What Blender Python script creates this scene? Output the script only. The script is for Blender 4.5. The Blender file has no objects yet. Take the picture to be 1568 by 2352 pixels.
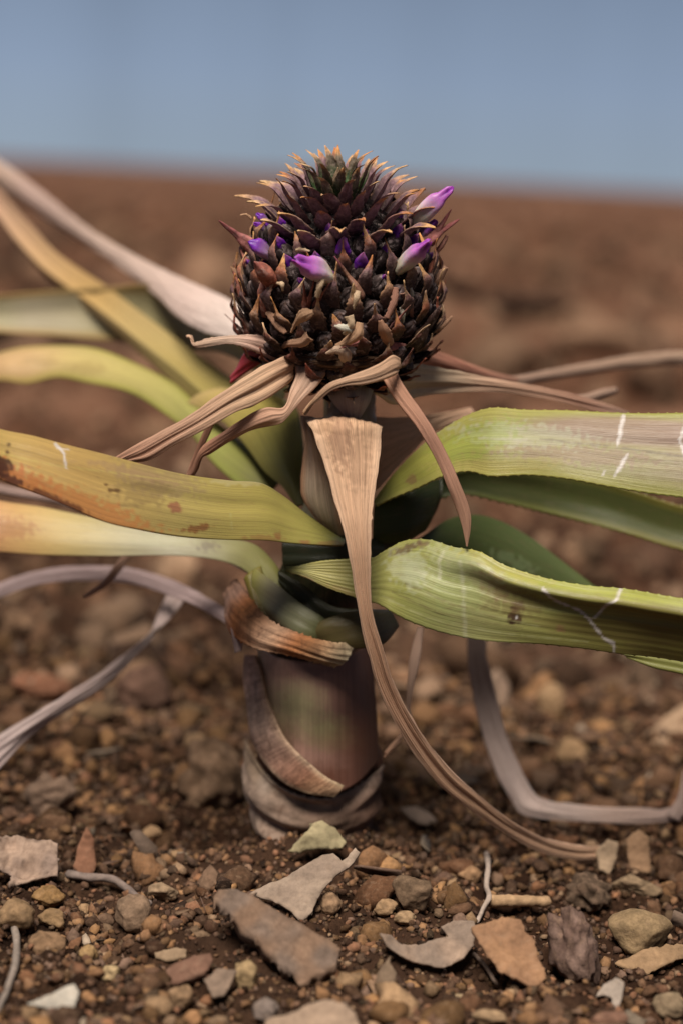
import bpy, bmesh, math, random
import numpy as np
from mathutils import Vector, Matrix, noise as mn
from mathutils.bvhtree import BVHTree
random.seed(7); RNG = np.random.default_rng(7)
C = bpy.context.scene.collection
R = math.radians

# ------------------------------------------------------------------ camera
KK = 0.25/0.7/1568.0
PITCH = math.atan(776*KK); ROLL = R(3.0); H = 0.2745; FOCUS = 0.708
cf = Vector((0, math.cos(PITCH), -math.sin(PITCH)))
cu0 = Vector((0, math.sin(PITCH), math.cos(PITCH))); cr0 = Vector((1, 0, 0))
cr = cr0*math.cos(ROLL)+cu0*math.sin(ROLL); cu = cu0*math.cos(ROLL)-cr0*math.sin(ROLL)
CAM = Vector((0, 0, H))
cd = bpy.data.cameras.new('camera'); cam = bpy.data.objects.new('camera', cd); C.objects.link(cam)
m = Matrix((cr, cu, -cf)).transposed().to_4x4(); m.translation = CAM; cam.matrix_world = m
cd.sensor_fit = 'HORIZONTAL'; cd.sensor_width = 24; cd.lens = 24*0.7/0.25
cd.clip_start = 0.02; cd.clip_end = 2000
cd.dof.use_dof = True; cd.dof.focus_distance = FOCUS; cd.dof.aperture_fstop = 4.6
bpy.context.scene.camera = cam

def ray(x, y): return cf + cr*((x-784)*KK) + cu*(-(y-1176)*KK)
def P(x, y, d): return CAM + ray(x, y)*d
def proj(p):
    v = p-CAM; d = v.dot(cf)
    return (784+v.dot(cr)/d/KK, 1176-v.dot(cu)/d/KK, d)
def gdep(x, y, z=0.0):
    r = ray(x, y); return (z-H)/r.z if r.z < -1e-4 else 1e3

# ------------------------------------------------------------------ materials
def mat(name):
    mm = bpy.data.materials.new(name); mm.use_nodes = True
    nt = mm.node_tree; return mm, nt, nt.nodes['Principled BSDF']
def N(nt, t, **k):
    n = nt.nodes.new(t)
    for a, b in k.items(): setattr(n, a, b)
    return n
def L(nt, a, b): nt.links.new(a, b)
def noise_node(nt, vec, scale, detail=4, rough=.55, dist=0):
    n = N(nt, 'ShaderNodeTexNoise'); n.inputs['Scale'].default_value = scale
    n.inputs['Detail'].default_value = detail; n.inputs['Roughness'].default_value = rough
    n.inputs['Distortion'].default_value = dist
    if vec: L(nt, vec, n.inputs['Vector'])
    return n
def maprange(nt, src, a, b, c, d):
    n = N(nt, 'ShaderNodeMapRange'); L(nt, src, n.inputs[0])
    for i, v in enumerate((a, b, c, d)): n.inputs[i+1].default_value = v
    return n.outputs[0]
def mixc(nt, fac, a, b, mode='MIX'):
    n = N(nt, 'ShaderNodeMix'); n.data_type = 'RGBA'; n.blend_type = mode
    if isinstance(fac, float): n.inputs[0].default_value = fac
    else: L(nt, fac, n.inputs[0])
    for k, v in ((6, a), (7, b)):
        if isinstance(v, (tuple, list)): n.inputs[k].default_value = (*v[:3], 1)
        else: L(nt, v, n.inputs[k])
    return n.outputs[2]
def greyc(nt, v):
    n = N(nt, 'ShaderNodeCombineColor')
    for i in range(3): L(nt, v, n.inputs[i])
    return n.outputs[0]

def leaf_material(name, stripe, speck, speck_col, rough, bump, transl, spec=.4, coarse=1.0):
    mm, nt, b = mat(name)
    at = N(nt, 'ShaderNodeAttribute', attribute_name='tint')
    uv = N(nt, 'ShaderNodeUVMap'); uv.uv_map = 'UVMap'
    mp = N(nt, 'ShaderNodeMapping'); L(nt, uv.outputs[0], mp.inputs[0]); mp.inputs['Scale'].default_value = (38*coarse, 14, 1)
    n1 = noise_node(nt, mp.outputs[0], 1.0, 5, .65)
    mp2 = N(nt, 'ShaderNodeMapping'); L(nt, uv.outputs[0], mp2.inputs[0]); mp2.inputs['Scale'].default_value = (9*coarse, 8, 1)
    n2 = noise_node(nt, mp2.outputs[0], 1.0, 3, .5)
    v = maprange(nt, n1.outputs[0], .3, .7, 1-stripe, 1+stripe)
    c = mixc(nt, 1.0, at.outputs[0], greyc(nt, v), 'MULTIPLY')
    v2 = maprange(nt, n2.outputs[0], .3, .7, 1-stripe*.35, 1+stripe*.35)
    c = mixc(nt, 1.0, c, greyc(nt, v2), 'MULTIPLY')
    ob = N(nt, 'ShaderNodeTexCoord')
    mp3 = N(nt, 'ShaderNodeMapping'); L(nt, uv.outputs[0], mp3.inputs[0]); mp3.inputs['Scale'].default_value = (30, 160, 1)
    n3 = noise_node(nt, mp3.outputs[0], 1.0, 6, .7)
    s = maprange(nt, n3.outputs[0], .52, .72, 0, speck)
    c = mixc(nt, s, c, speck_col)
    L(nt, c, b.inputs['Base Color'])
    b.inputs['Roughness'].default_value = rough; b.inputs['Specular IOR Level'].default_value = spec
    n4 = noise_node(nt, ob.outputs['Object'], 900, 4, .6)
    ad = N(nt, 'ShaderNodeMath', operation='MULTIPLY_ADD'); L(nt, n4.outputs[0], ad.inputs[0]); ad.inputs[1].default_value = .35
    L(nt, n1.outputs[0], ad.inputs[2])
    bp = N(nt, 'ShaderNodeBump'); bp.inputs['Strength'].default_value = bump; bp.inputs['Distance'].default_value = .0008
    L(nt, ad.outputs[0], bp.inputs['Height']); L(nt, bp.outputs[0], b.inputs['Normal'])
    if transl > 0:
        tr = N(nt, 'ShaderNodeBsdfTranslucent'); L(nt, c, tr.inputs[0])
        mx = N(nt, 'ShaderNodeMixShader'); mx.inputs[0].default_value = transl
        L(nt, b.outputs[0], mx.inputs[1]); L(nt, tr.outputs[0], mx.inputs[2])
        L(nt, mx.outputs[0], nt.nodes['Material Output'].inputs[0])
    return mm
M_LEAF = leaf_material('green_leaf_skin', .22, .35, (.20, .11, .075), .34, .3, .10, .42, 2.4)
M_DRY = leaf_material('dried_leaf_skin', .30, .6, (.25, .13, .09), .75, .7, .14, .2, 2.2)
M_HUSK = leaf_material('old_sheath_skin', .30, .5, (.09, .04, .028), .8, .8, .0, .2)

_nt = M_HUSK.node_tree; _b = _nt.nodes['Principled BSDF']; _src = _b.inputs['Base Color'].links[0].from_socket
_ob = N(_nt, 'ShaderNodeTexCoord'); _n = noise_node(_nt, _ob.outputs['Object'], 75, 7, .7, .8)
_c = mixc(_nt, 1.0, _src, greyc(_nt, maprange(_nt, _n.outputs[0], .34, .66, .5, 1.35)), 'MULTIPLY')
_n2 = noise_node(_nt, _ob.outputs['Object'], 160, 6, .7, 1.0)
_c = mixc(_nt, maprange(_nt, _n2.outputs[0], .53, .68, 0, .6), _c, (.09, .042, .026)); L(_nt, _c, _b.inputs['Base Color'])

def tint_material(name, rough, dust=0.0, dustcol=(.3, .25, .25), var=.3, scale=300, spec=.3, bump=.4, sss=0):
    mm, nt, b = mat(name)
    at = N(nt, 'ShaderNodeAttribute', attribute_name='tint')
    ob = N(nt, 'ShaderNodeTexCoord')
    n1 = noise_node(nt, ob.outputs['Object'], scale, 6, .65)
    v = maprange(nt, n1.outputs[0], .3, .7, 1-var, 1+var)
    c = mixc(nt, 1.0, at.outputs[0], greyc(nt, v), 'MULTIPLY')
    if dust:
        n2 = noise_node(nt, ob.outputs['Object'], scale*.9, 5, .75, .5)
        s = maprange(nt, n2.outputs[0], .52, .66, 0, dust)
        c = mixc(nt, s, c, dustcol)
    L(nt, c, b.inputs['Base Color']); b.inputs['Roughness'].default_value = rough
    b.inputs['Specular IOR Level'].default_value = spec
    if sss: b.inputs['Subsurface Weight'].default_value = sss; b.inputs['Subsurface Scale'].default_value = .003
    bp = N(nt, 'ShaderNodeBump'); bp.inputs['Strength'].default_value = bump; bp.inputs['Distance'].default_value = .0006
    L(nt, n1.outputs[0], bp.inputs['Height']); L(nt, bp.outputs[0], b.inputs['Normal'])
    return mm
M_EYE = tint_material('fruitlet_skin', .62, .7, (.46, .37, .36), .6, 400, .3, .9)
M_BRACT = tint_material('bract_skin', .7, .55, (.40, .29, .26), .5, 450, .25, .8)
M_PETAL = tint_material('petal_skin', .4, 0, (0, 0, 0), .12, 300, .4, .3, .25)
M_STONE = tint_material('stone_surface', .88, .35, (.30, .20, .13), .35, 500, .15, 1.0)
M_CHIP = tint_material('chip_surface', .85, .25, (.32, .22, .15), .25, 350, .2, .8)

M_BARK = tint_material('old_papery_bark', .9, .7, (.11, .065, .045), .5, 110, .12, 1.3)
# ------------------------------------------------------------------ object helpers
def tag(o, label=None, cat=None, group=None, kind=None):
    if label: o['label'] = label
    if cat: o['category'] = cat
    if group: o['group'] = group
    if kind: o['kind'] = kind
    return o
def empty(name, loc):
    o = bpy.data.objects.new(name, None); C.objects.link(o); o.location = loc; o.empty_display_size = .02
    return o
def mesh_obj(name, V, F, m_, parent=None, tint=None, uv=None, smooth=True, loc=None):
    """V world coordinates; origin put at loc (or parent's origin)"""
    V = np.asarray(V, dtype=np.float64).reshape(-1, 3)
    org = Vector((0, 0, 0))
    if parent is not None: org = WORG[parent.name]
    elif loc is not None: org = Vector(loc)
    me = bpy.data.meshes.new(name)
    me.from_pydata((V-np.array(org)).tolist(), [], [tuple(int(i) for i in f) for f in F])
    finish(me, m_, tint, uv, smooth)
    o = bpy.data.objects.new(name, me); C.objects.link(o)
    if parent is not None: o.parent = parent
    else: o.location = org
    WORG[o.name] = org
    return o
WORG = {}
def finish(me, m_, tint, uv, smooth):
    if smooth: me.polygons.foreach_set('use_smooth', [True]*len(me.polygons))
    if m_: me.materials.append(m_)
    if tint is not None:
        a = me.color_attributes.new('tint', 'FLOAT_COLOR', 'POINT')
        t = np.ones((len(me.vertices), 4), np.float32); t[:, :3] = np.asarray(tint, np.float32).reshape(-1, 3) if np.ndim(tint) > 1 else np.asarray(tint)
        a.data.foreach_set('color', t.ravel())
    if uv is not None:
        l = me.uv_layers.new(name='UVMap'); vi = np.empty(len(me.loops), np.int32); me.loops.foreach_get('vertex_index', vi)
        l.data.foreach_set('uv', np.asarray(uv, np.float32)[vi].ravel())
def solid(o, t, off=-1):
    s = o.modifiers.new('thickness', 'SOLIDIFY'); s.thickness = t; s.offset = off; return o

def catmull(A, n):
    """A: (k, c) control rows -> (n, c), by chord length"""
    A = np.asarray(A, float); k = len(A)
    if k == 2:
        t = np.linspace(0, 1, n)[:, None]; return A[0]*(1-t)+A[1]*t
    d = np.r_[0, np.cumsum(np.maximum(np.linalg.norm(np.diff(A[:, :4] if A.shape[1] >= 4 else A, axis=0), axis=1), 1e-6)**.7)]
    d /= d[-1]; t = np.linspace(0, 1, n); out = np.empty((n, A.shape[1]))
    for i, tt in enumerate(t):
        j = min(max(np.searchsorted(d, tt, side='right')-1, 0), k-2)
        h = d[j+1]-d[j]; s = (tt-d[j])/h
        m0 = (A[j+1]-A[j-1])/(d[j+1]-d[j-1])*h if j > 0 else (A[j+1]-A[j])
        m1 = (A[j+2]-A[j])/(d[j+2]-d[j])*h if j < k-2 else (A[j+1]-A[j])
        out[i] = (2*s**3-3*s**2+1)*A[j]+(s**3-2*s**2+s)*m0+(-2*s**3+3*s**2)*A[j+1]+(s**3-s**2)*m1
    return out

def ribbon(name, st, m_, parent, bow=.12, tints=((.2, .2, .2),), edge=None, thick=.0009, spots=(), lines=(), profile=None,
           rough=.0006, label=None, res=3.2, ribs=0, jag=0, seed=0, loc=None, teeth=0, wrapuv=False, tilt=0):
    """st rows: xa, ya, xb, yb, da[, db] : the two edges in picture pixels with their distance."""
    rows = []
    for s in st: rows.append(list(s) if len(s) == 6 else [*s[:4], s[4]+tilt, s[4]-tilt])
    A = np.array(rows, float)
    ctr = (A[:, :2]+A[:, 2:4])/2
    length = np.linalg.norm(np.diff(ctr, axis=0), axis=1).sum(); wid = np.linalg.norm(A[:, :2]-A[:, 2:4], axis=1).max()
    n = int(min(260, max(12, length/res))); m2 = int(min(50, max(7, wid/res)))
    S = catmull(A, n)
    T = catmull(np.array([list(t) for t in tints]), n) if len(tints) > 1 else np.repeat(np.array(tints), n, 0)
    FCT = np.array((1.03, .92, 1.06) if m_ is M_LEAF else (1.48, 1.44, 1.58) if m_ is M_DRY else (1, 1, 1))
    T = np.clip(T*FCT, 0.004, .85)
    E = np.clip(catmull(np.array(edge), n)*FCT, .004, .85) if edge is not None else None
    n0, off0 = n, 0
    def outside(r): c_ = (r[0]+r[2])/2; return c_ < -60 or c_ > 1628
    def ext(r0, r1):
        c0 = (r0[:2]+r0[2:4])/2; c1 = (r1[:2]+r1[2:4])/2; d_ = (c0-c1)/max(np.linalg.norm(c0-c1), 1e-6); hw = (r0[:2]-r0[2:4])/2
        rows_ = []
        for q in range(1, 31):
            t_ = q/30; c_ = c0+d_*420*t_+np.array((0, 60*t_*t_)); k_ = max(.03, (1-t_)**.7); dd = r0[4:6]+(r0[4:6]-r1[4:6])*t_*3
            rows_.append(np.r_[c_+hw*k_, c_-hw*k_, dd])
        return np.array(rows_)
    if outside(S[0]):
        x_ = ext(S[0], S[3])[::-1]; S = np.vstack([x_, S]); T = np.vstack([np.repeat(T[:1], 30, 0), T]); E = np.vstack([np.repeat(E[:1], 30, 0), E]) if E is not None else None; off0 = 30
    if outside(S[-1]):
        x_ = ext(S[-1], S[-4]); S = np.vstack([S, x_]); T = np.vstack([T, np.repeat(T[-1:], 30, 0)]); E = np.vstack([E, np.repeat(E[-1:], 30, 0)]) if E is not None else None
    n = len(S)
    V = []; tint = []; uv = []; vlen = 0; prev = None
    a3 = [P(s[0], s[1], s[4]) for s in S]; b3 = [P(s[2], s[3], s[5]) for s in S]
    for i in range(n):
        a, b = a3[i], b3[i]; c = (a+b)/2
        if prev is not None: vlen += (c-prev).length
        prev = c
        i0, i1 = max(i-1, 0), min(i+1, n-1)
        tg = ((a3[i1]+b3[i1])-(a3[i0]+b3[i0])).normalized(); w = b-a; W = w.length
        nr = tg.cross(w)
        if nr.length < 1e-9: nr = -cf
        nr.normalize()
        if nr.dot(-cf) < 0: nr = -nr
        for j in range(m2):
            u = j/(m2-1)
            off = profile(u, min(1, max(0, (i-off0)/(n0-1))))*W if profile else bow*W*4*u*(1-u)
            p = a+w*u+nr*off
            rough_ = rough
            q = Vector((u*(2.6 if m_ is M_LEAF else 6)+seed, vlen*(28 if m_ is M_LEAF else 40), seed*3.1)) if not wrapuv else Vector((u*(7 if m_ is M_BARK else 1.6)+seed, vlen*(38 if m_ is M_BARK else 75), 2.2))
            off2 = mn.noise(q)*min(rough, .10*W if m_ is M_DRY else 1)*(1 if 0 < j < m2-1 else .6)
            if ribs: off2 += ribs*math.sin(u*2*math.pi*9+3*mn.noise(Vector((u*2, vlen*12, seed))))*min(1, 6*u, 6*(1-u))
            p = p+nr*off2
            if m_ is M_DRY and j in (0, m2-1): p = p+w.normalized()*(mn.noise(Vector((vlen*150, seed+2, j)))*min(.0006, .045*w.length))
            if jag and j in (0, m2-1):
                p = p+w.normalized()*(mn.noise(Vector((vlen*900, seed, j)))*jag)
            if teeth and j in (0, m2-1) and (i+seed) % 6 == 0:
                p = p+w.normalized()*(-teeth if j == 0 else teeth)
            V.append(p[:])
            col = T[i].copy()
            if E is not None:
                e = max(0, 1-min(u, 1-u)*5); col = col*(1-e)+E[i]*e
            tint.append(col); uv.append((u, vlen*1.0) if not wrapuv else (vlen*14, u*.06))
    F = []
    for i in range(n-1):
        for j in range(m2-1):
            q = i*m2+j; F.append((q, q+1, q+m2+1, q+m2))
    tint = np.array(tint)
    if spots or lines:
        px = np.array([proj(Vector(v))[:2] for v in V])
        for (sx, sy, rx, ry, col, al, *ang) in spots:
            an = R(ang[0]) if ang else 0
            dx = px[:, 0]-sx; dy = px[:, 1]-sy
            ex = (dx*math.cos(an)+dy*math.sin(an))/rx; ey = (-dx*math.sin(an)+dy*math.cos(an))/ry
            nz = np.array([mn.noise(Vector((p_[0]*.09, p_[1]*.09, sx))) for p_ in px]) if rx < 200 else 0
            f = np.clip((1.3-np.sqrt(ex**2+ey**2)+nz*(.25 if wrapuv else .9))*(1.0 if wrapuv else 2.2), 0, 1)[:, None]*al
            tint = tint*(1-f)+np.array(col)*f
        for (pts, wd, col, al) in lines:
            dmin = np.full(len(px), 1e9)
            for (x0, y0), (x1, y1) in zip(pts[:-1], pts[1:]):
                d = np.array([x1-x0, y1-y0]); t = np.clip(((px-[x0, y0])@d)/(d@d), 0, 1)
                dmin = np.minimum(dmin, np.linalg.norm(px-np.array([x0, y0])-t[:, None]*d, axis=1))
            nz = np.array([mn.noise(Vector((p_[0]*.06, p_[1]*.06, 3)))+.6*mn.noise(Vector((p_[0]*.2, p_[1]*.2, 8))) for p_ in px])
            f = np.clip(1.5-dmin/(wd*(1+.75*nz))*1.2, 0, 1)[:, None]*al*np.clip(.95+.7*nz, .25, 1)[:, None]
            tint = tint*(1-f)+np.array(col)*f
    o = mesh_obj(name, V, F, m_, parent, tint, uv, loc=loc)
    # make faces look at the camera side so the thickness goes behind
    me = o.data
    c = me.polygons[len(me.polygons)//2]
    if c.normal.dot(CAM-Vector(V[len(V)//2])) < 0: me.flip_normals()
    solid(o, thick)
    if label: o['label'] = label
    return o

# ------------------------------------------------------------------ colours (linear base colours)
YG = (.33, .31, .055); GR = (.15, .22, .045); DG = (.035, .075, .018); YE = (.42, .35, .08); OR = (.40, .19, .055)
PG = (.30, .34, .20); TAN = (.46, .30, .17); TAN2 = (.52, .36, .22); PINK = (.36, .20, .13); GREY = (.30, .235, .19); BRN = (.20, .105, .06); WHT = (.62, .55, .44)

# ------------------------------------------------------------------ the plant
FOOT = P(720, 1930, .80)
plant = empty('pineapple_plant', FOOT); WORG[plant.name] = FOOT.copy()
tag(plant, 'flowering pineapple plant with a dark purple budding fruit on its stalk and yellowing drooping leaves', 'plant')

def stem_lathe(name, rows, m_, parent, tints, lump=.0008, nseg=64, res=60, uvk=1.0, squash=1.0):
    """rows: cx, cy, halfwidth px, depth of axis"""
    S = catmull(np.array(rows, float), res); T = catmull(np.array(tints), res); T = np.clip(T, .004, 1)
    V = []; F = []; tint = []; uv = []
    for i, s in enumerate(S):
        c = P(s[0], s[1], s[3]); r = s[2]*KK*s[3]
        i0, i1 = max(i-1, 0), min(i+1, res-1)
        t = (P(S[i1][0], S[i1][1], S[i1][3])-P(S[i0][0], S[i0][1], S[i0][3])).normalized()
        x = t.cross(cf).normalized(); y = x.cross(t)
        for j in range(nseg+1):
            a = 2*math.pi*j/nseg
            d = x*math.cos(a)+y*math.sin(a)*squash
            q = c+d*r; q = q+d*(mn.noise(q*90)*lump*2+mn.noise(q*400)*lump)
            V.append(q[:]); tint.append(T[i]); uv.append((j/nseg*3, i/res*.2))
    for i in range(res-1):
        for j in range(nseg):
            q = i*(nseg+1)+j; F.append((q, q+1, q+nseg+2, q+nseg+1))
    return mesh_obj(name, V, F, m_, parent, tint, uv)

# lower stem (wrapped in old sheaths)
stem = stem_lathe('stem', [(712, 1990, 92, .80), (712, 1900, 108, .799), (722, 1830, 134, .797), (728, 1760, 140, .795), (730, 1660, 126, .789), (732, 1580, 118, .787), (732, 1500, 110, .784), (728, 1430, 104, .779), (730, 1340, 95, .772), (740, 1250, 62, .768)],
    M_HUSK, plant, [(.10, .06, .04), (.12, .07, .045), (.10, .04, .022), (.14, .05, .028), (.17, .09, .05), (.20, .12, .075), (.16, .085, .06), (.035, .03, .012), (.02, .025, .008), (.03, .04, .012)], lump=.0016)
stalk = stem_lathe('stalk', [(745, 1270, 66, .768), (765, 1180, 70, .766), (785, 1080, 68, .764), (798, 1000, 62, .762), (805, 930, 58, .760), (800, 870, 62, .757), (788, 820, 80, .754)],
    M_LEAF, plant, [(.10, .12, .05), (.30, .26, .16), (.34, .30, .19), (.20, .16, .12), (.17, .15, .13), (.12, .11, .05), (.08, .06, .03)], lump=.0006)

def cylp(x, cx=728, Rp=142, d0=.79, sc=1.0):
    return d0-math.sqrt(max(Rp*Rp-(x-cx)**2, 0))*KK*d0*sc
def wrap(name, top, bot, m_, tints, cx=728, Rp=150, d0=.792, flare=0, **kw):
    st = []
    for (xa, ya), (xb, yb) in zip(top, bot):
        st.append((xa, ya, xb, yb, cylp(xa, cx, Rp+4, d0)-flare, cylp(xb, cx-(10 if yb > 1850 else 0), Rp-(34 if yb > 1850 else 0), d0)))
    return ribbon(name, st, m_, plant, tints=tints, wrapuv=True, **kw)
wrap('dried_sheath', [(560, 1700), (572, 1740), (600, 1778), (650, 1808), (700, 1826), (760, 1830), (820, 1808), (862, 1775), (880, 1755)],
     [(604, 1920), (612, 1950), (630, 1985), (665, 2005), (705, 2015), (755, 2010), (795, 1990), (825, 1960), (838, 1930)], M_BARK,
     [(.40, .30, .24), (.38, .28, .22), (.28, .20, .155), (.21, .14, .10), (.20, .135, .10), (.15, .09, .065), (.08, .045, .03)], Rp=158, d0=.797, bow=.06, rough=.0045, jag=.0012, thick=.0015, flare=.001, spots=[(640, 1860, 40, 14, (.14, .09, .065), .6), (740, 1870, 60, 10, (.16, .10, .08), .6), (700, 1910, 70, 16, (.2, .13, .09), .5), (800, 1850, 40, 30, (.14, .09, .07), .6), (610, 1800, 20, 30, (.45, .36, .3), .6)],  # tints run pale left to dark right, side light put into the colour
     edge=[(.42, .30, .21), (.40, .29, .2), (.40, .29, .22), (.34, .25, .2)], label='pale grey papery sheath around the foot of the stem')
wrap('dried_sheath', [(585, 1505), (602, 1560), (618, 1620), (650, 1690), (700, 1745), (750, 1785), (790, 1805)],
     [(560, 1505), (562, 1580), (570, 1650), (585, 1720), (640, 1790), (700, 1822), (770, 1832)], M_HUSK,
     [(.40, .24, .18), (.48, .34, .28), (.42, .28, .22), (.34, .17, .11), (.32, .17, .10), (.36, .24, .15)], Rp=151, d0=.785, bow=.1, rough=.001, thick=.0012, flare=.0012,
     edge=[(.40, .24, .16), (.45, .32, .22), (.42, .32, .2)], label='pinkish brown sheath slanting across the left of the stem')
wrap('stem_sheath', [(592, 1490), (640, 1510), (700, 1520), (765, 1520), (810, 1500), (850, 1480)],
     [(600, 1640), (640, 1740), (700, 1805), (765, 1822), (820, 1800), (868, 1750)], M_LEAF,
     [(.46, .37, .20), (.46, .33, .21), (.38, .25, .17), (.34, .22, .15), (.18, .10, .065), (.09, .045, .028)], Rp=146, d0=.786, bow=.02, rough=.0006, thick=.0008,  # right end darkened in the tints for the stem's shaded side
     spots=[(680, 1620, 70, 60, (.42, .40, .20), .7), (750, 1680, 60, 40, (.24, .26, .11), .6), (650, 1690, 40, 50, (.10, .07, .03), .6), (700, 1540, 90, 22, (.14, .07, .06), .6), (745, 1790, 80, 36, (.12, .045, .028), .85), (830, 1700, 60, 70, (.13, .055, .035), .8), (770, 1700, 60, 30, (.2, .12, .07), .5)], label='olive and mauve living sheath in the middle of the stem')
ribbon('dried_sheath', [(545, 1330, 520, 1400, .775), (575, 1370, 530, 1455, .755), (625, 1425, 585, 1490, .737), (700, 1458, 660, 1506, .731), (760, 1474, 720, 1522, .732), (815, 1476, 768, 1534, .738)], M_HUSK, plant, bow=.25,
     tints=[(.22, .12, .08), (.26, .15, .11), (.33, .13, .05), (.42, .26, .17), (.36, .15, .06), (.50, .42, .28)], rough=.0012, jag=.001, thick=.001, label='rust coloured frayed band below the green leaf bases')
ribbon('dried_sheath', [(528, 1390, 560, 1385, .762), (530, 1440, 562, 1450, .752), (540, 1500, 556, 1495, .75)], M_DRY, plant, bow=.2, tints=[(.34, .25, .22), (.38, .29, .25)], label='grey papery flap on the left of the rust band')

# ---- green leaves
def LF(*a, **k): return ribbon('leaf', *a, **k)
edge_y = [(.42, .37, .10)]*3
SC = (.66, .62, .60)
LF([(-260, 900, -230, 985, .655), (-120, 945, -100, 1052, .66), (0, 985, 0, 1100, .668), (75, 1000, 75, 1128, .672), (150, 1020, 150, 1160, .676), (230, 1040, 245, 1200, .682), (300, 1058, 330, 1218, .688), (420, 1088, 430, 1232, .698), (530, 1104, 520, 1240, .708), (600, 1110, 610, 1242, .716), (650, 1138, 665, 1248, .722), (700, 1176, 725, 1251, .727), (745, 1208, 765, 1251, .733), (790, 1240, 790, 1250, .742)],
   M_LEAF, plant, profile=lambda u, v: .10*math.sin(math.pi*u)-.04*math.exp(-((u-.45)/.12)**2), tints=[YE, (.46, .38, .10), (.48, .37, .11), (.44, .33, .10), (.40, .33, .10), (.38, .34, .10), (.34, .32, .08), (.24, .27, .06)], ribs=.00003, rough=.0007, tilt=.005,
   spots=[(20, 1110, 110, 40, (.48, .16, .05), .85, 25), (190, 1165, 170, 30, (.46, .19, .06), .8, 22), (360, 1100, 90, 30, (.26, .18, .11), .45, 12), (0, 1075, 22, 28, (.06, .02, .012), .95, 40), (30, 1105, 18, 12, (.08, .025, .015), .9, 30), (330, 1130, 55, 28, (.20, .14, .06), .5), (110, 1140, 40, 9, (.10, .03, .015), .8, 25), (165, 1163, 30, 7, (.10, .03, .015), .8, 20),
          (402, 1165, 13, 12, (.26, .10, .06), .85), (455, 1213, 30, 7, (.22, .08, .03), .8, -12), (245, 1113, 5, 3, (.10, .05, .02), .9), (262, 1126, 10, 4, (.10, .05, .02), .9), (300, 1085, 100, 10, (.34, .22, .13), .4, 14), (20, 1022, 4, 4, (.1, .06, .03), .8),
          (640, 1230, 8, 8, (.24, .09, .04), .6), (600, 1236, 40, 6, (.28, .13, .05), .5), (700, 1246, 12, 6, (.28, .12, .05), .7), (760, 1248, 30, 6, (.28, .14, .06), .5), (560, 1105, 60, 9, (.45, .40, .22), .5)],
   lines=[([(128, 1020), (148, 1042), (152, 1075)], 3.0, SC, .9), ([(132, 1030), (158, 1032)], 2, SC, .6), ([(0, 1040), (120, 1068), (260, 1085), (420, 1108)], 1.8, (.50, .42, .13), .5), ([(530, 1180), (533, 1215)], 2, (.4, .38, .16), .5)],
   label='yellow green leaf with orange lower edge reaching left in front')
LF([(-240, 1095, -230, 1230, .80), (-80, 1130, -60, 1262, .797), (0, 1150, 0, 1268, .795), (100, 1165, 110, 1276, .79), (250, 1195, 260, 1276, .785), (350, 1210, 360, 1276, .78), (440, 1222, 450, 1280, .777), (520, 1235, 520, 1292, .772), (585, 1250, 565, 1312, .766), (625, 1285, 600, 1350, .76), (655, 1330, 628, 1400, .755), (690, 1380, 665, 1425, .752)],
   M_LEAF, plant, bow=.14, tints=[OR, (.52, .30, .12), (.55, .42, .15), (.52, .46, .18), (.46, .47, .26), (.40, .42, .26), (.24, .26, .08), (.12, .14, .03)],
   spots=[(0, 1215, 70, 24, (.42, .20, .09), .6), (478, 1255, 22, 10, (.16, .13, .1), .6), (380, 1240, 60, 20, (.42, .42, .26), .4)], tilt=.004, label='pale yellow leaf with tan end passing under the front left leaf')
LF([(-250, 850, -240, 915, .93), (-80, 835, -80, 890, .92), (0, 808, 0, 874, .905), (60, 796, 60, 880, .90), (150, 794, 130, 867, .895), (230, 803, 200, 880, .885), (320, 838, 300, 902, .87), (400, 880, 370, 945, .855), (450, 925, 440, 1000, .84), (520, 985, 480, 1055, .825), (590, 1040, 540, 1108, .81), (660, 1100, 610, 1150, .80)],
   M_LEAF, plant, bow=.16, tints=[YE, (.56, .42, .18), (.60, .46, .20), (.58, .47, .19), (.56, .50, .18), (.46, .45, .14), (.28, .32, .08), (.18, .20, .05)], edge=[(.56, .44, .16), (.52, .42, .12), (.40, .42, .08), (.2, .26, .05)],
   spots=[(90, 830, 40, 10, (.3, .2, .08), .4), (200, 845, 40, 14, (.36, .26, .1), .4)], tilt=.006, label='wavy pale yellow leaf behind the left side')
LF([(-200, 240, -210, 330, 1.06), (-60, 385, -80, 455, 1.03), (0, 438, 0, 500, 1.01), (60, 508, 50, 572, .99), (130, 580, 110, 640, .97), (250, 662, 220, 725, .94), (370, 752, 320, 810, .905), (480, 830, 400, 885, .875), (550, 880, 470, 945, .85), (620, 930, 560, 1000, .825), (675, 1000, 630, 1075, .805), (700, 1080, 680, 1145, .795)],
   M_LEAF, plant, profile=lambda u, v: .05*math.sin(math.pi*u)+(.28*max(0, 1-abs(u-.72)/.28)), tints=[TAN, TAN2, (.50, .36, .20), (.50, .36, .19), (.52, .38, .17), (.50, .37, .13), (.48, .40, .15), (.38, .35, .10), (.25, .24, .06)],
   spots=[(170, 700, 300, 8, (.22, .12, .10), .7, 42), (390, 880, 150, 8, (.25, .14, .09), .7, 40)], label='long straw yellow leaf slanting down from the upper left')
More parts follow.
